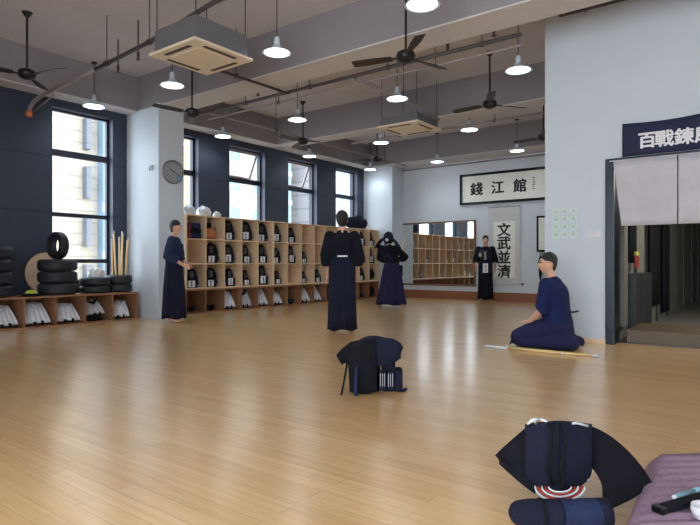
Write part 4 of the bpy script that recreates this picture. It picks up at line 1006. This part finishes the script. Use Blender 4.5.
def wingR(u, v):
    # u along the wing from the head to its lower tip, v across
    a = [(582, 424), (604, 426), (636, 452), (653, 484)]; b = [(590, 466), (600, 476), (604, 490), (611, 508)]
    def cb(p, s):
        w = ((1-s)**3, 3*s*(1-s)**2, 3*s*s*(1-s), s**3); return sum(w[i]*p[i][0] for i in range(4)), sum(w[i]*p[i][1] for i in range(4))
    A = cb(a, u); B = cb(b, u); x = A[0]*(1-v)+B[0]*v; y = A[1]*(1-v)+B[1]*v
    y += 6*math.sin(v*PI)*u*.5
    return L2(x, y, 2.42-.06*u-.15*v*u-.07*v)
MB().surf(wingR, 22, 14, -.026).build('shoulder_flap', 'black', t, smooth=True)
g = MB(); g2 = MB()
for k in range(5):
    w = 25-3.4*k; y0 = 486+.2*k; dd = 17-2.8*k
    (g if k % 2 == 0 else g2).tube([L2(560+w*math.cos(PI-a), y0+dd*math.sin(a)*.9, 2.25-.05*math.sin(a)*(1-k*.12)) for a in [PI*j/12 for j in range(13)]], .0038, 8)
gr = g.build('face_grille', 'leather', t, smooth=True); g2.build('red_bars', 'red', gr, smooth=True)
MB().surf(lambda u, v: L2(534+52*u, 486+11*math.sin(u*PI)*v, 2.33+.02*v), 16, 4, .01).build('lining', 'brownball', t, smooth=True)
MB().ball(L2(589, 480, 2.24), .007, 10, 8).build('stud', 'metal', t, smooth=True)
t = thing('kendo_glove', 'navy padded kendo glove lying under the large helmet, left of the pair', 'kendo glove', base2, RZ, 'gloves under the large helmet')
c = L2(536, 512, 2.12); c.z = .055
MB().limb([c+V_(-.055, .0, 0), c+V_(-.02, -.005, 0), c+V_(.02, -.005, .0), c+V_(.03, .0, .0)], [.048, .054, .052, .045], 20).build('fist', 'navy', t, smooth=True)
MB().tube([c+V_(.03, -.002, 0), c+V_(.088, -.002, 0)], .052, 20).build('cuff', 'navy', t, smooth=True, flat_angle=.8)
MB().tube([c+V_(.012, -.005, 0), c+V_(.024, -.005, 0)], .0565, 20).build('cord', 'black', t, smooth=True)
t = thing('kendo_glove', 'navy padded kendo glove lying under the large helmet, wider right one', 'kendo glove', base2, RZ, 'gloves under the large helmet')
c = L2(584, 512, 2.12); c.z = .055
MB().limb([c+V_(-.045, .0, 0), c+V_(-.02, .0, 0), c+V_(.04, .0, 0), c+V_(.06, .0, 0)], [.045, .053, .054, .05], 20).build('fist', 'indigo', t, smooth=True)
MB().tube([c+V_(-.088, .0, 0), c+V_(-.04, .0, 0)], .052, 20).build('wrist_band', 'indigo', t, smooth=True, flat_angle=.8)
MB().tube([c+V_(.05, .0, 0), c+V_(.09, .002, 0)], [.0545, .0545], 20).build('cuff', 'navy', t, smooth=True)
MB().tube([c+V_(.09, .0, -.02), c+V_(.12, .02, -.04), c+V_(.11, .06, -.047)], .007, 8).build('cord', 'indigo', t, smooth=True)

# ------------------------------------------------------------------ lavender cushion with small things on it
ol = [(-.40, 1.95), (-.42, 2.2), (-.44, 2.55), (-.47, 2.95), (-.43, 3.12), (-.30, 3.24), (-.05, 3.42), (.4, 3.4), (.55, 3.1), (.5, 2.5), (.3, 2.05), (0, 1.9)]
def outline(s):
    n = len(ol); k = s*n; i = int(k) % n; f = k-int(k); p = [Vector((*ol[(i+j-1) % n], 0)) for j in range(4)]
    return .5*((2*p[1])+(-p[0]+p[2])*f+(2*p[0]-5*p[1]+4*p[2]-p[3])*f*f+(-p[0]+3*p[1]-3*p[2]+p[3])*f**3)
cc = Vector((.02, 2.65, 0))
mb = MB(); N = 120; prof = [(.92, .0), (1.0, .02), (1.0, .045), (.96, .07), (.88, .082)]+[(.88-.08*k, .083) for k in range(1, 11)]+[(.02, .083)]
prof = prof[:5]+[(.88-.02*k, .083) for k in range(1, 43)]+[(.02, .083)]
vs = []
for r, z in prof:
    for k in range(N):
        p = cc+(outline(k/N)-cc)*r; rib = .006*math.sin((-p.x*.601+p.y*.799+.01*math.sin(p.x*9))*2*PI/.075) if z > .05 else 0
        vs.append((p.x, p.y, z+rib))
m_ = len(prof); fs = [(i*N+k, i*N+(k+1) % N, (i+1)*N+(k+1) % N, (i+1)*N+k) for i in range(m_-1) for k in range(N)]+[tuple(range(N)), tuple(range((m_-1)*N, m_*N))]
tag(mb.add(vs, fs).build('floor_cushion', 'lav', smooth=True), 'ribbed lavender floor cushion at the lower right corner', 'cushion')
t = thing('folding_fan_case', 'flat black case lying on the lavender cushion', 'case', (-.335, 2.30, .090), math.atan2(.27, .14+.0)-.0)
MB().box(0, .36, -.022, .022, 0, .022).build('case', 'black', t, bevel=.006); MB().box(0, .03, -.023, .023, -.001, .0235).build('end', 'gloss', t, bevel=.004)
t = thing('pen', 'pale teal plastic pen on the lavender cushion behind the black case', 'pen', (-.30, 2.47, .1), math.atan2(.20, .10))
MB().tube([(0, 0, 0), (.02, 0, 0), (.14, 0, 0)], [.004, .012, .012], 12).build('barrel', 'teal', t, smooth=True); MB().tube([(.12, 0, 0), (.2, 0, 0)], .013, 12).build('cap', 'teal', t, smooth=True)
MB().ball((-.0, 0, 0), .010, 10, 8).build('tip', 'leather', t, smooth=True)
t = thing('white_bowl', 'small white bowl on the lavender cushion at the picture corner', 'bowl', (-.185, 2.37, .087))
MB().lathe([(.02, 0), (.045, .003), (.052, .028), (.05, .045), (.046, .045), (.044, .03), (.03, .01)], n=32, close=True).build('bowl', 'cloth', t, smooth=True)

# ------------------------------------------------------------------ light, world, camera
w = bpy.data.worlds.new('World'); bpy.context.scene.world = w; w.use_nodes = True
nt = w.node_tree; bg = nt.nodes['Background']
bg.inputs['Color'].default_value = (.86, .93, 1.0, 1); bg.inputs['Strength'].default_value = 3.4
cl = bpy.data.lights.new('corridor_fill', 'POINT'); cl.energy = 70; cl.color = (1, .93, .82); cl.shadow_soft_size = .2  # added fill light without a fixture, brightens the corridor
co = bpy.data.objects.new('corridor_fill', cl); C.objects.link(co); co.location = (.2, 9.6, 2.4)
sc = bpy.context.scene
cam = bpy.data.cameras.new('camera'); cam.sensor_width = 36; cam.lens = 561/700*36; cam.clip_start = .05; cam.clip_end = 300
cam.shift_y = (263-262.5)/700
ob = bpy.data.objects.new('camera', cam); C.objects.link(ob); ob.location = (0, 0, 1.0)
ob.rotation_euler = (PI/2, 0, math.atan2(422, 561)); sc.camera = ob
sc.view_settings.view_transform = 'Standard'; sc.view_settings.look = 'None'; sc.view_settings.gamma = 1; sc.view_settings.use_curve_mapping = False
sc.view_settings.exposure = 1.25
try:
    sc.cycles.use_denoising = True; sc.cycles.max_bounces = 10; sc.cycles.diffuse_bounces = 6; sc.cycles.transparent_max_bounces = 16
except Exception: pass
